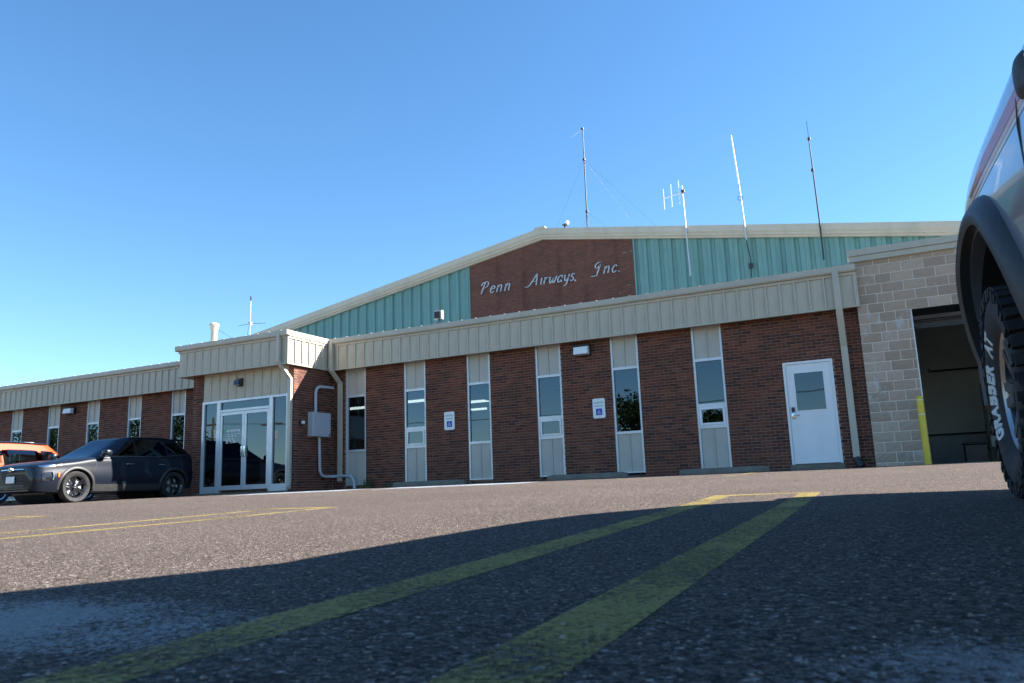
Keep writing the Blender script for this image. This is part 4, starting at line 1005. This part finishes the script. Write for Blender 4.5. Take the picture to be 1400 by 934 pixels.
def rim_mesh(rim, w, spokes, m, split=True):
    mb = MB(); h = w/2; fn = lambda a, b, c: (a, c, b)
    mb.lathe([(rim+.004, -h*.8), (rim*.93, -h*.7), (rim*.90, h*.35), (rim*.93, h*.72), (rim+.006, h*.84), (rim+.008, h*.80)], 40, fn)
    for k in range(spokes):
        a0 = 2*math.pi*k/spokes
        for off in ((-.11, .11) if split else (0,)):
            for sgn in (1,):
                c0, c1 = a0+off*.6, a0+off*1.5; wd = .020 if split else .032
                def P(r_, a, t_, y): return (r_*math.cos(a)-t_*math.sin(a), y, r_*math.sin(a)+t_*math.cos(a))
                q = [P(rim*.16, c0, -wd, h*.62), P(rim*.16, c0, wd, h*.62), P(rim*.95, c1, wd*.9, h*.78), P(rim*.95, c1, -wd*.9, h*.78), P(rim*.16, c0, -wd, h*.2), P(rim*.16, c0, wd, h*.2), P(rim*.95, c1, wd*.9, h*.55), P(rim*.95, c1, -wd*.9, h*.55)]
                mb.add(q, [(0,1,2,3), (0,4,5,1), (1,5,6,2), (2,6,7,3), (3,7,4,0), (7,6,5,4)])
    mb.lathe([(0, h*.66), (rim*.15, h*.66), (rim*.20, h*.60), (rim*.20, 0), (0, 0)], 20, fn)
    return mb.mesh('rim', m, 35)
def hub_mesh(rim, w, m):
    mb = MB(); h = w/2; fn = lambda a, b, c: (a, c, b)
    mb.lathe([(0, h*.70), (rim*.09, h*.70), (rim*.11, h*.66)], 16, fn)
    for k in range(5):
        a = 2*math.pi*k/5+.3; mb.lathe([(0, h*.68), (.011, h*.68), (.013, h*.6)], 8, lambda p, q, c, a=a: (p+rim*.155*math.cos(a), c, q+rim*.155*math.sin(a)))
    return mb.mesh('hub', m, 35)
def brake_mesh(rim, m):
    mb = MB(); mb.lathe([(.06, .0), (rim*.78, .0), (rim*.78, -.02), (.06, -.02)], 30, lambda a, b, c: (a, c, b)); return mb.mesh('brake_disc', m, 35)
def put_wheel(parent, ms, loc, left, rot=0):
    w = bpy.data.objects.new('wheel', ms[0]); COL.objects.link(w); w.parent = parent; w.location = loc; w.rotation_euler = (0, 0, (0 if left else math.pi)+rot)
    for nm, me in zip(('rim', 'hub', 'brake_disc'), ms[1:]):
        o = bpy.data.objects.new(nm, me); COL.objects.link(o); o.parent = w
    return w
def arch(parent, x, z, r0, r1, ybody, out, a0, a1, m, sg, name='arch_trim', n=26, lip=.03):
    # swept flare: inner radius r0, outer radius r1, body surface function ybody(x,z)
    mb = MB(); ring = []
    for i in range(n+1):
        a = R(a0+(a1-a0)*i/n); c, s_ = math.cos(a), math.sin(a)
        P = []
        for r_, o in ((r0, -.12), (r0-.004, out*.75), (r0+.012, out), ((r0*.55+r1*.45), out*.92), (r1-.01, out*.30), (r1, -.01)):
            px, pz = x+r_*c, z+r_*s_; P.append((px, sg*(ybody(px, pz)+o), pz))
        ring.append(P)
    m_ = len(ring[0]); mb.add([p for r_ in ring for p in r_], [(i*m_+j, i*m_+j+1, (i+1)*m_+j+1, (i+1)*m_+j) for i in range(n) for j in range(m_-1)]+[tuple(range(m_)), tuple(range(n*m_+m_-1, n*m_-1, -1))])
    return mb.build(name, m, parent, local=True, smooth=50)
def body_side(rows):
    X = [r[0] for r in rows]
    def f(x, z):
        x = max(X[0], min(X[-1], x)); row = [pch(X, [r[k] for r in rows], x) for k in range(1, 9)]
        zb, wb, zm, wm, zs, ws, zt, wt = row
        pts = sorted([(q[1], q[0]) for q in sect(row)[8:34]])
        if z <= pts[0][0]: return wb
        for (z0, y0), (z1, y1) in zip(pts, pts[1:]):
            if z0 <= z <= z1: return y0+(y1-y0)*((z-z0)/max(1e-6, z1-z0))
        return pts[-1][1]
    return f
def seam(parent, pts, bs, sg, w=.006, name='door_seam'):
    mb = MB(); mb.tube([(x, sg*(bs(x, z)+.0005), z) for x, z in pts], w/2, 4); return mb.build(name, M['black'], parent, local=True)

# --- dark blue crossover, backed in beside the entrance
def crossover():
    X0, Y0 = -18.85, -3.70
    car = thing('parked_suv', 'dark blue crossover suv with black wheels parked beside the glass entrance', 'suv', (X0, Y0, gz(X0, Y0-1)-.012), R(-90))
    rows = [(-2.47, .50, .60, .68, .74, .98, .66, 1.02, .50), (-2.40, .42, .72, .66, .84, 1.06, .77, 1.10, .62), (-2.15, .32, .84, .62, .93, 1.12, .86, 1.15, .74), (-1.43, .25, .90, .60, .972, 1.12, .90, 1.14, .76),
        (0, .23, .90, .58, .955, 1.07, .905, 1.10, .78), (.9, .23, .90, .58, .962, 1.05, .90, 1.11, .76), (1.43, .24, .90, .58, .972, .98, .90, 1.055, .72), (1.95, .25, .89, .56, .955, .92, .88, 1.00, .68), (2.25, .27, .85, .54, .92, .87, .84, .94, .66), (2.37, .30, .79, .54, .85, .83, .78, .89, .60), (2.415, .34, .72, .55, .78, .79, .71, .84, .54)]
    bs = body_side(rows); wr = .372
    body = mesh_part('body', boolean(loft_body(rows), [cyl_y(1.43, wr, .435, -1.2, 1.2), cyl_y(-1.43, wr, .435, -1.2, 1.2)], M['navy']), car)
    for x in (1.43, -1.43):
        well = MB(); well.lathe([(.433, -.66), (.433, .66)], 30, lambda a, b, c, x=x: (x+a, c, wr+b)); well.build('wheel_well', M['black'], car, local=True)
    well = MB(); well.box(-2.0, 2.0, -.62, .62, .22, .30); well.build('underbody', M['black'], car, local=True)
    cab = Cabin((1.10, .05), (-2.42, -1.75), (.905, .655), (1.05, 1.665), n=8, crown=.03, sag=.055)
    sh = cab.shell().build('cabin', M['navy'], car, local=True, smooth=40)
    # glass
    xf = lambda v: cab.par(v)[0]; xr = lambda v: cab.par(v)[1]
    for sg in (1, -1):
        cab.pane_side(lambda v: xf(v)-.16-.05*v, lambda v: -.22, .16, .86, sg).build('side_window', M['carglass'], car, local=True, smooth=True)
        cab.pane_side(lambda v: -.30, lambda v: -1.22+.05*v, .17, .86, sg).build('side_window', M['carglass'], car, local=True, smooth=True)
        cab.pane_side(lambda v: -1.30+.06*v, lambda v: xr(v)+.30+.10*(1-v), .34, .80, sg).build('side_window', M['carglass'], car, local=True, smooth=True)
        k = MB(); k.tube([cab.side(x, .13+.16*max(0, (-x-.9)/1.0), .008, sg) for x in [.72-.12*i for i in range(23)]], .009, 5); k.build('window_trim', M['chrome'] if False else M['alloy'], car, local=True)
        k = MB(); k.tube([cab.side(x, .97, .03, sg) for x in [-.15-.12*i for i in range(13)]], .017, 6); k.build('roof_rail', M['blackgloss'], car, local=True)
        # mirror
        k = MB(); k.bbox(.63, .82, sg*1.03-.11, sg*1.03+.11, 1.12, 1.27, .05); mm = k.build('mirror', M['navy'], car, local=True, smooth=True)
        k = MB(); k.box(.70, .78, min(sg*.86, sg*.95), max(sg*.86, sg*.95), 1.10, 1.15); k.build('mirror_arm', M['black'], mm, local=True)
        for x in (.0, -1.0):
            k = MB(); k.bbox(x-.13, x+.10, sg*bs(x, .93)-.012, sg*bs(x, .93)+.035, .915, .945, .012); k.build('door_handle', M['alloy'], car, local=True, smooth=True)
        seam(car, [(.98, .45), (.97, .75), (.90, 1.02)], bs, sg); seam(car, [(-.26, .36), (-.26, .75), (-.25, 1.05)], bs, sg); seam(car, [(-1.05, .42), (-1.15, .75), (-1.28, 1.08)], bs, sg)
        # cladding along the sill and wheel arches
        k = MB(); k.grid(lambda a, b: (-.98+1.96*a, sg*(bs(-.98+1.96*a, .26+.17*b)+.014), .26+.17*b), 20, 3); k.build('sill_cladding', M['grey_clad'], car, local=True, smooth=True)
        arch(car, 1.43, wr, .43, .50, bs, .018, -8, 186, M['grey_clad'], sg); arch(car, -1.43, wr, .43, .50, bs, .018, -6, 188, M['grey_clad'], sg)
        # front: lamps
        k = MB(); k.grid(lambda a, b: (lambda x, z: (x, sg*(bs(x, z)+.006), z))(1.98+.34*a, .865+.045*b-.035*a), 8, 3); k.build('running_lamp', M['chrome'], car, local=True, smooth=True)
        k = MB(); k.grid(lambda a, b: (lambda x, z: (x, sg*(bs(x, z)+.012), z))(2.08+.20*a, .53+.20*b-.03*a), 6, 5); hl = k.build('headlight', M['blackgloss'], car, local=True, smooth=True)
        k = MB(); k.tube([(x, sg*(bs(x, z)+.022), z) for x, z in ((2.05,.73), (2.03,.64), (2.05,.54))], .014, 6); k.build('lamp_bezel', M['alloy'], hl, local=True)
        k = MB(); k.bbox(1.885, 1.925, sg*bs(1.9,.64)-.02, sg*bs(1.9,.64)+.02, .60, .70, .008); k.build('side_marker', M['amber'], car, local=True)
        k = MB(); k.grid(lambda a, b: (lambda x, z: (x, sg*(bs(x, z)+.008), z))(-2.44+.30*a, .95+.09*b), 6, 3); k.build('tail_light', M['red'], car, local=True, smooth=True)
    cab.pane_end(.90, .05, .95).build('windscreen', M['carglass'], car, local=True, smooth=True)
    cab.pane_end(.86, .25, .88, True).build('rear_window', M['carglass'], car, local=True, smooth=True)
    k = MB(); k.bbox(-1.98, -1.62, -.60, .60, 1.625, 1.66, .015); k.build('spoiler', M['blackgloss'], car, local=True)
    # nose
    k = MB(); k.prism([(-.56,.79), (.56,.79), (.62,.66), (.50,.45), (-.50,.45), (-.62,.66)], lambda a, b, x: (x-.03*(a/.5)**2, a, b), 2.25, 2.435); gr = k.build('grille', M['black'], car, local=True)
    for z in (.50, .56, .62, .68, .74):
        k = MB(); k.tube([(2.44-.03*(y/.5)**2, y, z) for y in (-.45,-.22,0,.22,.45)], .008, 5); k.build('grille_bar', M['black'], gr, local=True)
    k = MB(); k.tube([(2.435-.05*(y/.5)**2, y, .80) for y in (-.55,-.35,-.15,0,.15,.35,.55)], .020, 6); k.build('grille_bar', M['chrome'], car, local=True, smooth=True)
    k = MB(); k.prism([(-.11,-.022), (-.04,-.022), (-.035,-.045), (.05,-.045), (.045,-.022), (.11,-.022), (.10,.022), (.03,.022), (.025,.045), (-.06,.045), (-.055,.022), (-.12,.022)], lambda a, b, x: (x, a, .80+b), 2.45, 2.47); k.build('emblem', M['alloy'], car, local=True)
    k = MB(); k.bbox(2.442, 2.455, -.155, .155, .49, .645, .006); k.build('number_plate', M['signwhite'], car, local=True)
    k = MB(); k.prism([(-.62,.30), (.62,.30), (.50,.39), (-.50,.39)], lambda a, b, x: (x-.06*(a/.6)**2, a, b), 2.28, 2.45); k.build('skid_plate', M['silver'], car, local=True)
    k = MB(); k.grid(lambda a, b: (lambda y: (2.445-.07*(y/.7)**2, y, .39+.06*b))(-.66+1.32*a), 14, 2); k.build('lower_grille', M['black'], car, local=True, smooth=True)
    ms = (tyre_mesh(wr, .235, .262, M['rubber']), rim_mesh(.262, .235, 5, M['blackgloss']), hub_mesh(.262, .235, M['alloy']), brake_mesh(.262, M['galv']))
    for x in (1.43, -1.43):
        for sg in (1, -1): put_wheel(car, ms, (x, sg*.835, wr), sg > 0)
    return car
crossover()

# --- orange hatchback suv, nose towards the wall, next stall
def orange_suv():
    X0, Y0 = -22.65, -3.35
    car = thing('parked_suv', 'bright orange suv with roof rails parked beyond the dark crossover', 'suv', (X0, Y0, gz(X0, Y0)-.01), R(90))
    rows = [(-2.12, .45, .60, .64, .74, .96, .68, 1.0, .52), (-2.05, .36, .72, .62, .83, 1.0, .77, 1.04, .62), (-1.30, .24, .84, .58, .90, 1.0, .84, 1.03, .70), (0, .22, .84, .56, .885, .98, .845, 1.0, .72), (.8, .22, .84, .56, .89, .98, .84, 1.04, .72), (1.30, .23, .84, .56, .90, .95, .84, 1.02, .68), (1.80, .25, .76, .54, .84, .90, .77, .97, .58), (2.06, .30, .62, .54, .70, .85, .62, .91, .44), (2.12, .36, .52, .54, .58, .80, .52, .86, .36)]
    bs = body_side(rows); wr = .34
    mesh_part('body', boolean(loft_body(rows, 48), [cyl_y(1.28, wr, .40, -1.2, 1.2), cyl_y(-1.28, wr, .40, -1.2, 1.2)], M['orange']), car)
    for x in (1.28, -1.28):
        well = MB(); well.lathe([(.398, -.62), (.398, .62)], 30, lambda a, b, c, x=x: (x+a, c, wr+b)); well.build('wheel_well', M['black'], car, local=True)
    cab = Cabin((1.10, .25), (-2.08, -1.80), (.845, .64), (.97, 1.67), n=8, crown=.035, sag=.04)
    xf = lambda v: cab.par(v)[0]; xr = lambda v: cab.par(v)[1]
    cab.shell(holes=[(lambda v: xf(v)-.19-.10*v, lambda v: -.08, .12, .70), (lambda v: -.28, lambda v: -1.02, .12, .70), (lambda v: -1.22, lambda v: xr(v)+.34, .20, .66)], ends=[(.86, .08, .88, False), (.80, .22, .80, True)]).build('cabin', M['orange'], car, local=True, smooth=40)
    for sg in (1, -1):
        cab.pane_side(lambda v: xf(v)-.17-.10*v, lambda v: -.06, .10, .72, sg).build('side_window', M['lightglass'], car, local=True, smooth=True)
        cab.pane_side(lambda v: -.26, lambda v: -1.04, .10, .72, sg).build('side_window', M['lightglass'], car, local=True, smooth=True)
        cab.pane_side(lambda v: -1.20, lambda v: xr(v)+.32, .18, .68, sg).build('side_window', M['lightglass'], car, local=True, smooth=True)
        k = MB(); k.tube([cab.side(x, .985, .03, sg) for x in [.15-.13*i for i in range(14)]], .018, 6); k.build('roof_rail', M['alloy'], car, local=True)
        k = MB(); k.bbox(.66, .82, sg*.96-.10, sg*.96+.10, 1.02, 1.17, .045); k.build('mirror', M['orange'], car, local=True, smooth=True)
        for x in (-.02, -.92):
            k = MB(); k.bbox(x-.10, x+.10, sg*bs(x, .86)-.012, sg*bs(x, .86)+.032, .845, .875, .012); k.build('door_handle', M['orange'], car, local=True, smooth=True)
        seam(car, [(.82, .40), (.82, .75), (.78, .98)], bs, sg); seam(car, [(-.16, .33), (-.16, .98)], bs, sg); seam(car, [(-.95, .42), (-1.08, .97)], bs, sg)
        arch(car, 1.28, wr, .395, .45, bs, .015, -6, 186, M['grey_clad'], sg); arch(car, -1.28, wr, .395, .45, bs, .015, -6, 186, M['grey_clad'], sg)
        k = MB(); k.grid(lambda a, b: (lambda x, z: (x, sg*(bs(x, z)+.008), z))(-2.10+.28*a, .80+.17*b), 6, 4); k.build('tail_light', M['red'], car, local=True, smooth=True)
        k = MB(); k.grid(lambda a, b: (lambda x, z: (x, sg*(bs(x, z)+.008), z))(1.82+.22*a, .74+.11*b), 6, 4); k.build('headlight', M['chrome'], car, local=True, smooth=True)
    cab.pane_end(.90, .06, .94).build('windscreen', M['lightglass'], car, local=True, smooth=True); cab.pane_end(.84, .20, .85, True).build('rear_window', M['carglass'], car, local=True, smooth=True)
    k = MB(); k.bbox(-.55, -.15, -.52, -.40, 1.635, 1.70, .02); k.bbox(-.5, -.2, -.2, .1, 1.64, 1.70, .02); k.build('roof_box', M['white'], car, local=True)
    k = MB(); M['seat'] = mat('seat_fabric', (.20,.19,.17), .9); k.bbox(-.10, .10, -.45, .45, .55, 1.18, .05); k.build('seat', M['seat'], car, local=True); k = MB(); k.bbox(-.98, -.78, -.55, .55, .55, 1.15, .05); k.build('seat', M['seat'], car, local=True)
    k = MB(); k.bbox(-2.16, -2.12, -.25, .25, .60, .72, .01); k.build('number_plate', M['signwhite'], car, local=True)
    k = MB(); k.prism([(-.45,.72), (.45,.72), (.38,.5), (-.38,.5)], lambda a, b, x: (x, a, b), 2.08, 2.14); k.build('grille', M['black'], car, local=True)
    ms = (tyre_mesh(wr, .22, .235, M['rubber']), rim_mesh(.235, .22, 5, M['alloy'], False), hub_mesh(.235, .22, M['black']), brake_mesh(.235, M['galv']))
    for x in (1.28, -1.28):
        for sg in (1, -1): put_wheel(car, ms, (x, sg*.77, wr), sg > 0)
orange_suv()

# --- dark pickup truck beside the camera
def pickup():
    yaw = R(5); right = Vector((math.cos(yaw), math.sin(yaw))); O = Vector((.355, -14.33))+right*.955
    car = thing('pickup_truck', 'dark blue pickup with black wheel arch flares and all-terrain tyres', 'pickup truck', (O.x, O.y, gz(O.x, O.y)+LIFT), R(90)+yaw)
    wr = .40
    # front axle at x = 0
    rows = [(-4.55, .55, .70, .75, .88, 1.16, .88, 1.20, .80), (-4.45, .50, .84, .75, .955, 1.20, .93, 1.24, .84), (-3.6, .42, .90, .75, .965, 1.20, .93, 1.24, .84), (-2.2, .38, .90, .75, .955, 1.16, .90, 1.18, .80), (-1.3, .38, .90, .75, .955, 1.19, .93, 1.22, .80), (-.95, .38, .90, .76, .955, 1.215, .94, 1.25, .79), (-.5, .40, .90, .78, .955, 1.205, .935, 1.25, .78), (0, .42, .90, .80, .95, 1.19, .925, 1.24, .76), (.5, .42, .88, .80, .935, 1.13, .885, 1.19, .70), (.78, .42, .84, .78, .90, 1.02, .80, 1.13, .62), (.90, .44, .78, .76, .84, .96, .76, 1.04, .58), (.95, .48, .72, .74, .78, .90, .70, .96, .52)]
    bs = body_side(rows)
    wells = [cyl_y(0, wr+.02, .50, .45, 1.3), cyl_y(0, wr+.02, .50, -1.3, -.45), cyl_y(-3.55, wr+.02, .50, .45, 1.3), cyl_y(-3.55, wr+.02, .50, -1.3, -.45)]
    bed = MB(); bed.box(-4.42, -2.75, -.74, .74, .80, 1.6)
    mesh_part('body', boolean(loft_body(rows, 72), wells+[bed], M['truckpaint']), car)
    for x in (0, -3.55):
        for sg in (1, -1):
            well = MB(); well.lathe([(.02, sg*.46), (.497, sg*.46), (.497, sg*.90)], 30, lambda a, b, c, x=x: (x+a, c, wr+.02+b)); well.build('wheel_well', M['black'], car, local=True)
    k = MB(); k.box(-4.4, .6, -.55, .55, .33, .52); k.build('chassis', M['black'], car, local=True)
    cab = Cabin((-.70, -1.46), (-2.72, -2.62), (.885, .69), (1.12, 1.80), n=14, crown=.04, sag=.03)
    cab.shell().build('cabin', M['truckpaint'], car, local=True, smooth=40)
    xf = lambda v: cab.par(v)[0]
    for sg in (1, -1):
        cab.pane_side(lambda v: xf(v)-.20-.05*v, lambda v: -2.0, .10, .88, sg).build('side_window', M['carglass'], car, local=True, smooth=True)
        cab.pane_side(lambda v: -2.08, lambda v: -2.55, .10, .88, sg).build('side_window', M['carglass'], car, local=True, smooth=True)
        arch(car, 0, wr+.04, .495, .60, bs, .052, -20, 200, M['flare'], sg, 'fender_flare', 40); arch(car, -3.55, wr+.02, .495, .60, bs, .052, -20, 200, M['flare'], sg, 'fender_flare', 40)
        seam(car, [(-.80, .50), (-.82, .80), (-.80, 1.02), (-.84, 1.20)], bs, sg, .012); seam(car, [(-2.04, .45), (-2.04, 1.18)], bs, sg, .01)
        k = MB(); k.bbox(-2.0, -1.8, sg*bs(-1.9, 1.02)-.012, sg*bs(-1.9, 1.02)+.04, .99, 1.03, .014); k.build('door_handle', M['black'], car, local=True, smooth=True)
        # mirror: rounded housing, arm and glass
        def mir(a, b):
            th = 2*math.pi*a; ph = math.pi*(b-.5); c_ = math.copysign(abs(math.cos(th))**.6, math.cos(th)); s_ = math.copysign(abs(math.sin(th))**.6, math.sin(th))
            return (-.92+.075*math.sin(ph), sg*(MIRY+.082*c_*max(0, math.cos(ph))**.5), MIRZ+.078*s_*max(0, math.cos(ph))**.5)
        k = MB(); k.grid(mir, 28, 10); mo_ = k.build('mirror', M['flare'], car, local=True, smooth=True)
        k = MB(); k.bbox(-1.01, -.975, sg*MIRY-.065, sg*MIRY+.065, MIRZ-.06, MIRZ+.06, .025); k.build('mirror_glass', M['chrome'], mo_, local=True)
        k = MB(); k.bbox(-.96, -.90, min(sg*.76, sg*(MIRY-.05)), max(sg*.76, sg*(MIRY-.05)), MIRZ-.09, MIRZ-.03, .012); k.build('mirror_arm', M['black'], mo_, local=True)
        # stripe on the fender side: two fading bands
        for mname, z0, z1 in (('stripe_red', 1.085, 1.13), ('stripe_orange', 1.06, 1.082), ('stripe_pale', 1.042, 1.058)):
            k = MB(); k.grid(lambda a, b: (lambda x, z: (x, sg*(bs(x, z)+.0014), z))(.10-2.8*a, z0+(z1-z0)*b*min(1, .25+a*6)-.02*a), 40, 2); k.build('stripe', M[mname], car, local=True, smooth=True)
        k = MB(); k.grid(lambda a, b: (lambda x, z: (x, sg*(bs(x, z)+.01), z))(.62+.28*a, .86+.14*b), 8, 4); k.build('headlight', M['chrome'], car, local=True, smooth=True)
        k = MB(); k.grid(lambda a, b: (lambda x, z: (x, sg*(bs(x, z)+.008), z))(-4.54+.14*a, .85+.30*b), 4, 6); k.build('tail_light', M['red'], car, local=True, smooth=True)
        k = MB(); k.tube([(-2.5, sg*.90, .36), (-.95, sg*.90, .36)], .045, 8); k.build('side_step', M['black'], car, local=True, smooth=True)
    cab.pane_end(.90, .06, .92).build('windscreen', M['carglass'], car, local=True, smooth=True); cab.pane_end(.80, .2, .85, True).build('rear_window', M['carglass'], car, local=True, smooth=True)
    k = MB(); k.bbox(.88, 1.18, -.74, .74, .46, .74, .04); bp = k.build('front_bumper', M['flare'], car, local=True, smooth=True)
    k = MB()
    for y in (-.42, .42): k.tube([(1.14, y, .50), (1.16, y, .84)], .035, 10)
    k.tube([(1.16, -.60, .80), (1.18, -.42, .84), (1.18, .42, .84), (1.16, .60, .80)], .035, 10); k.build('push_bar', M['black'], car, local=True, smooth=True)
    k = MB(); k.prism([(-.50,1.0), (.50,1.0), (.52,.78), (-.52,.78)], lambda a, b, x: (x, a, b), .86, .965); k.build('grille', M['black'], car, local=True)
    k = MB(); k.bbox(-4.72, -4.50, -.90, .90, .52, .72, .03); k.build('rear_bumper', M['chrome'], car, local=True, smooth=True)
    # all-terrain wheels: tread blocks, side lugs, raised white letters
    TW = .262; RIM = .222; h = TW/2
    tb = MB(); tb.lathe([(RIM, -h*.62), (RIM+.006, -h*.70), (.258, -h*.84), (.285, -h*.95), (.315, -h*1.0), (.345, -h*.98), (.372, -h*.88), (.386, -h*.6), (.386, h*.6), (.372, h*.88), (.345, h*.98), (.315, h*1.0), (.285, h*.95), (.258, h*.84), (RIM+.006, h*.70), (RIM, h*.62)], 56, lambda a, b, c: (a, c, b))
    ty = tb.mesh('wheel', M['rubber'], 50)
    lug = MB(); nl = 38
    def blk(a0, a1, y0, y1, r0, r1, sk=0):
        vs = []
        for r_ in (r0, r1):
            for a, y in ((a0, y0), (a1, y0), (a1+sk, y1), (a0+sk, y1)): vs.append((r_*math.cos(a), y, r_*math.sin(a)))
        lug.add(vs, [(0,3,2,1), (4,5,6,7), (0,1,5,4), (1,2,6,5), (2,3,7,6), (3,0,4,7)])
    for i in range(nl):
        a = 2*math.pi*i/nl; st = 2*math.pi/nl
        blk(a, a+st*.74, -h*.30, h*.0-.006, .383, .400, st*.3); blk(a+st*.45, a+st*1.15, .006, h*.34, .383, .400, -st*.3)
        for sg in (-1, 1):
            e = sg*h; a2 = a+(st*.5 if sg > 0 else 0)
            blk(a2, a2+st*.66, sg*h*.44, sg*h*.97, .378, .399, st*.12)
            # side lug
            blk(a2+st*.10, a2+st*(.62 if i % 2 else .5), sg*h*.90, sg*h*1.035, .345 if i % 2 else .36, .392, 0)
    lm = lug.mesh('tread', M['rubber'])
    txt = text_mesh('GRABBER  AT', .055, M['tyreletter'], ext=.0015, shear=.2, spacing=1.05, bold=.0025)
    xs_ = [v.co.x for v in txt.vertices]; wtx = max(xs_)-min(xs_); rr = .262
    for v in txt.vertices:
        # read clockwise round the face seen from the left side (+y outwards)
        ang = LET0+(v.co.x-min(xs_))/wtx*LETS; rad = rr+v.co.y*1.15
        ysw = pch([.228, .258, .285, .315, .345], [h*.70, h*.84, h*.95, h, h*.98], rad)
        v.co = Vector((rad*math.cos(ang), ysw+.0015+v.co.z, rad*math.sin(ang)))
    ms = (ty, rim_mesh(RIM, TW*.86, 6, M['truckrim'], True), hub_mesh(RIM, TW, M['black']), brake_mesh(RIM, M['galv']))
    for x in (0, -3.55):
        for sg in (1, -1):
            w = put_wheel(car, ms, (x, sg*.824, wr-LIFT), sg > 0, R(-3.3) if x == 0 else 0)
            o = bpy.data.objects.new('tread', lm); COL.objects.link(o); o.parent = w
            o = bpy.data.objects.new('lettering', txt); COL.objects.link(o); o.parent = w
    return car
LIFT = .115; MIRY, MIRZ = .895, 1.12; LET0, LETS = R(-38), R(96)
M['truckrim'] = mat('truck_rim', (.22,.23,.25), .28, 1.0, var=.05)
M['flare'] = mat('flare_plastic', (.030,.031,.034), .5, var=.1, scale=30)
M['tyreletter'] = mat('tyre_letter_white', (.60,.60,.58), .7, var=.1)
M['stripe_red'] = mat('stripe_red', (.42,.06,.075), .4, coat=.5); M['stripe_orange'] = mat('stripe_orange', (.62,.26,.13), .4, coat=.5); M['stripe_pale'] = mat('stripe_pale', (.66,.52,.40), .4, coat=.5)
pickup()

# ------------------------------------------------------------------ across the lot behind the camera: trees and poles that the windows mirror
def tree(x, y, h, rx, lab, seed):
    rr = random.Random(seed); z0 = gz(x, y); t_ = thing('broadleaf_tree', lab, 'tree', (x, y, z0), group='trees across the lot mirrored in the office windows')
    k = MB(); k.tube([(x, y, z0-.2), (x+.1, y, z0+h*.3), (x, y+.1, z0+h*.75)], [.22, .17, .06], 8)
    for i in range(7):
        a = rr.uniform(0, 6.28); q = rr.uniform(.3, .6); k.tube([(x, y, z0+h*q), (x+math.cos(a)*rx*.7, y+math.sin(a)*rx*.7, z0+h*(q+.22))], [.08, .02], 5)
    k.build('trunk', M['bark'], t_)
    lf = MB(); cl = []
    for i in range(26):
        a, b, c = rr.gauss(0, .42), rr.gauss(0, .42), rr.uniform(-.42, .46); cl.append((x+a*rx, y+b*rx, z0+h*(.60+c*.85), rx*rr.uniform(.22, .42)))
    for i in range(9000):
        cx, cy_, cz, cr2 = rr.choice(cl); d = Vector((rr.gauss(0, 1), rr.gauss(0, 1), rr.gauss(0, .8))).normalized()*cr2*rr.random()**.45
        p = Vector((cx, cy_, cz))+d; u_ = Vector((rr.gauss(0,1), rr.gauss(0,1), rr.gauss(0,1))).normalized(); v_ = u_.orthogonal().normalized(); s = rr.uniform(.12, .24)
        lf.add([p-u_*s, p+v_*s*.6, p+u_*s, p-v_*s*.6], [(0,1,2,3)])
    lf.build('crown', M['treeleaf'], t_)
M['treeleaf'] = mat('tree_leaf', (.055,.085,.028), .6, var=.35, scale=1.5)
tree(-19.6, -46, 7.4, 4.2, 'round leafy tree across the lot mirrored in the plain window', 1)
tree(-13.2, -47, 5.9, 3.6, 'shorter leafy tree across the lot mirrored in the hopper window', 2)
for i_, (x_, y_, h_) in enumerate(((-64, -40, 8.5), (-73, -44, 9.5), (-83, -42, 9.0), (-94, -46, 10.5))):
    tree(x_, y_, h_, 5.2, ['low broad', 'rounded', 'dense', 'tallest'][i_]+' leafy tree in the row beyond the field edge', 10+i_)
tree(-2.0, -52, 6.5, 3.0, 'leafy tree across the lot straight behind the white door mirror image', 3)
def pole(x, y, h, lab):
    z0 = gz(x, y); p_ = thing('utility_pole', lab, 'utility pole', (x, y, z0), group='wooden utility poles across the lot')
    k = MB(); k.tube([(x, y, z0-.3), (x, y, z0+h)], [.16, .11], 10); k.build('pole', M['wood'], p_)
    k = MB(); k.box(x-1.1, x+1.1, y-.06, y+.06, z0+h-.75, z0+h-.62); k.build('crossarm', M['wood'], p_)
    for dx in (-1, -.5, .5, 1):
        k = MB(); k.lathe([(0,.13), (.04,.12), (.05,.05), (.03,0)], 8, lambda a, b, c: (x+dx+a, y+b, z0+h-.62+c)); k.build('insulator', M['boxgrey'], p_)
    k = MB(); k.lathe([(0,0), (.22,.02), (.22,.8), (.0,.85)], 12, lambda a, b, c: (x+.32+a, y+b, z0+h-2.0+c)); k.build('transformer', M['boxgrey'], p_)
pole(-58, -40, 8.4, 'wooden utility pole with transformer across the lot by the field edge'); pole(-47, -36, 7.4, 'shorter wooden utility pole across the lot nearer the road')
for dx in (-1, 0, 1):
    k = MB(); P = []
    for i in range(21):
        q = i/20; P.append((-58+dx+11*q*6-0, -40+4*q*6*.0+4*q, gz(-58, -40)+7.8-2.2*4*q*(1-q)*.5+(-1.0*q)))
    k.tube(P, .012, 4); tag(k.build('power_line', M['black']), 'sagging power line from the '+{-1: 'outer field-side', 0: 'middle', 1: 'inner lot-side'}[dx]+' end of the pole crossarm', 'cable', 'power lines across the lot')
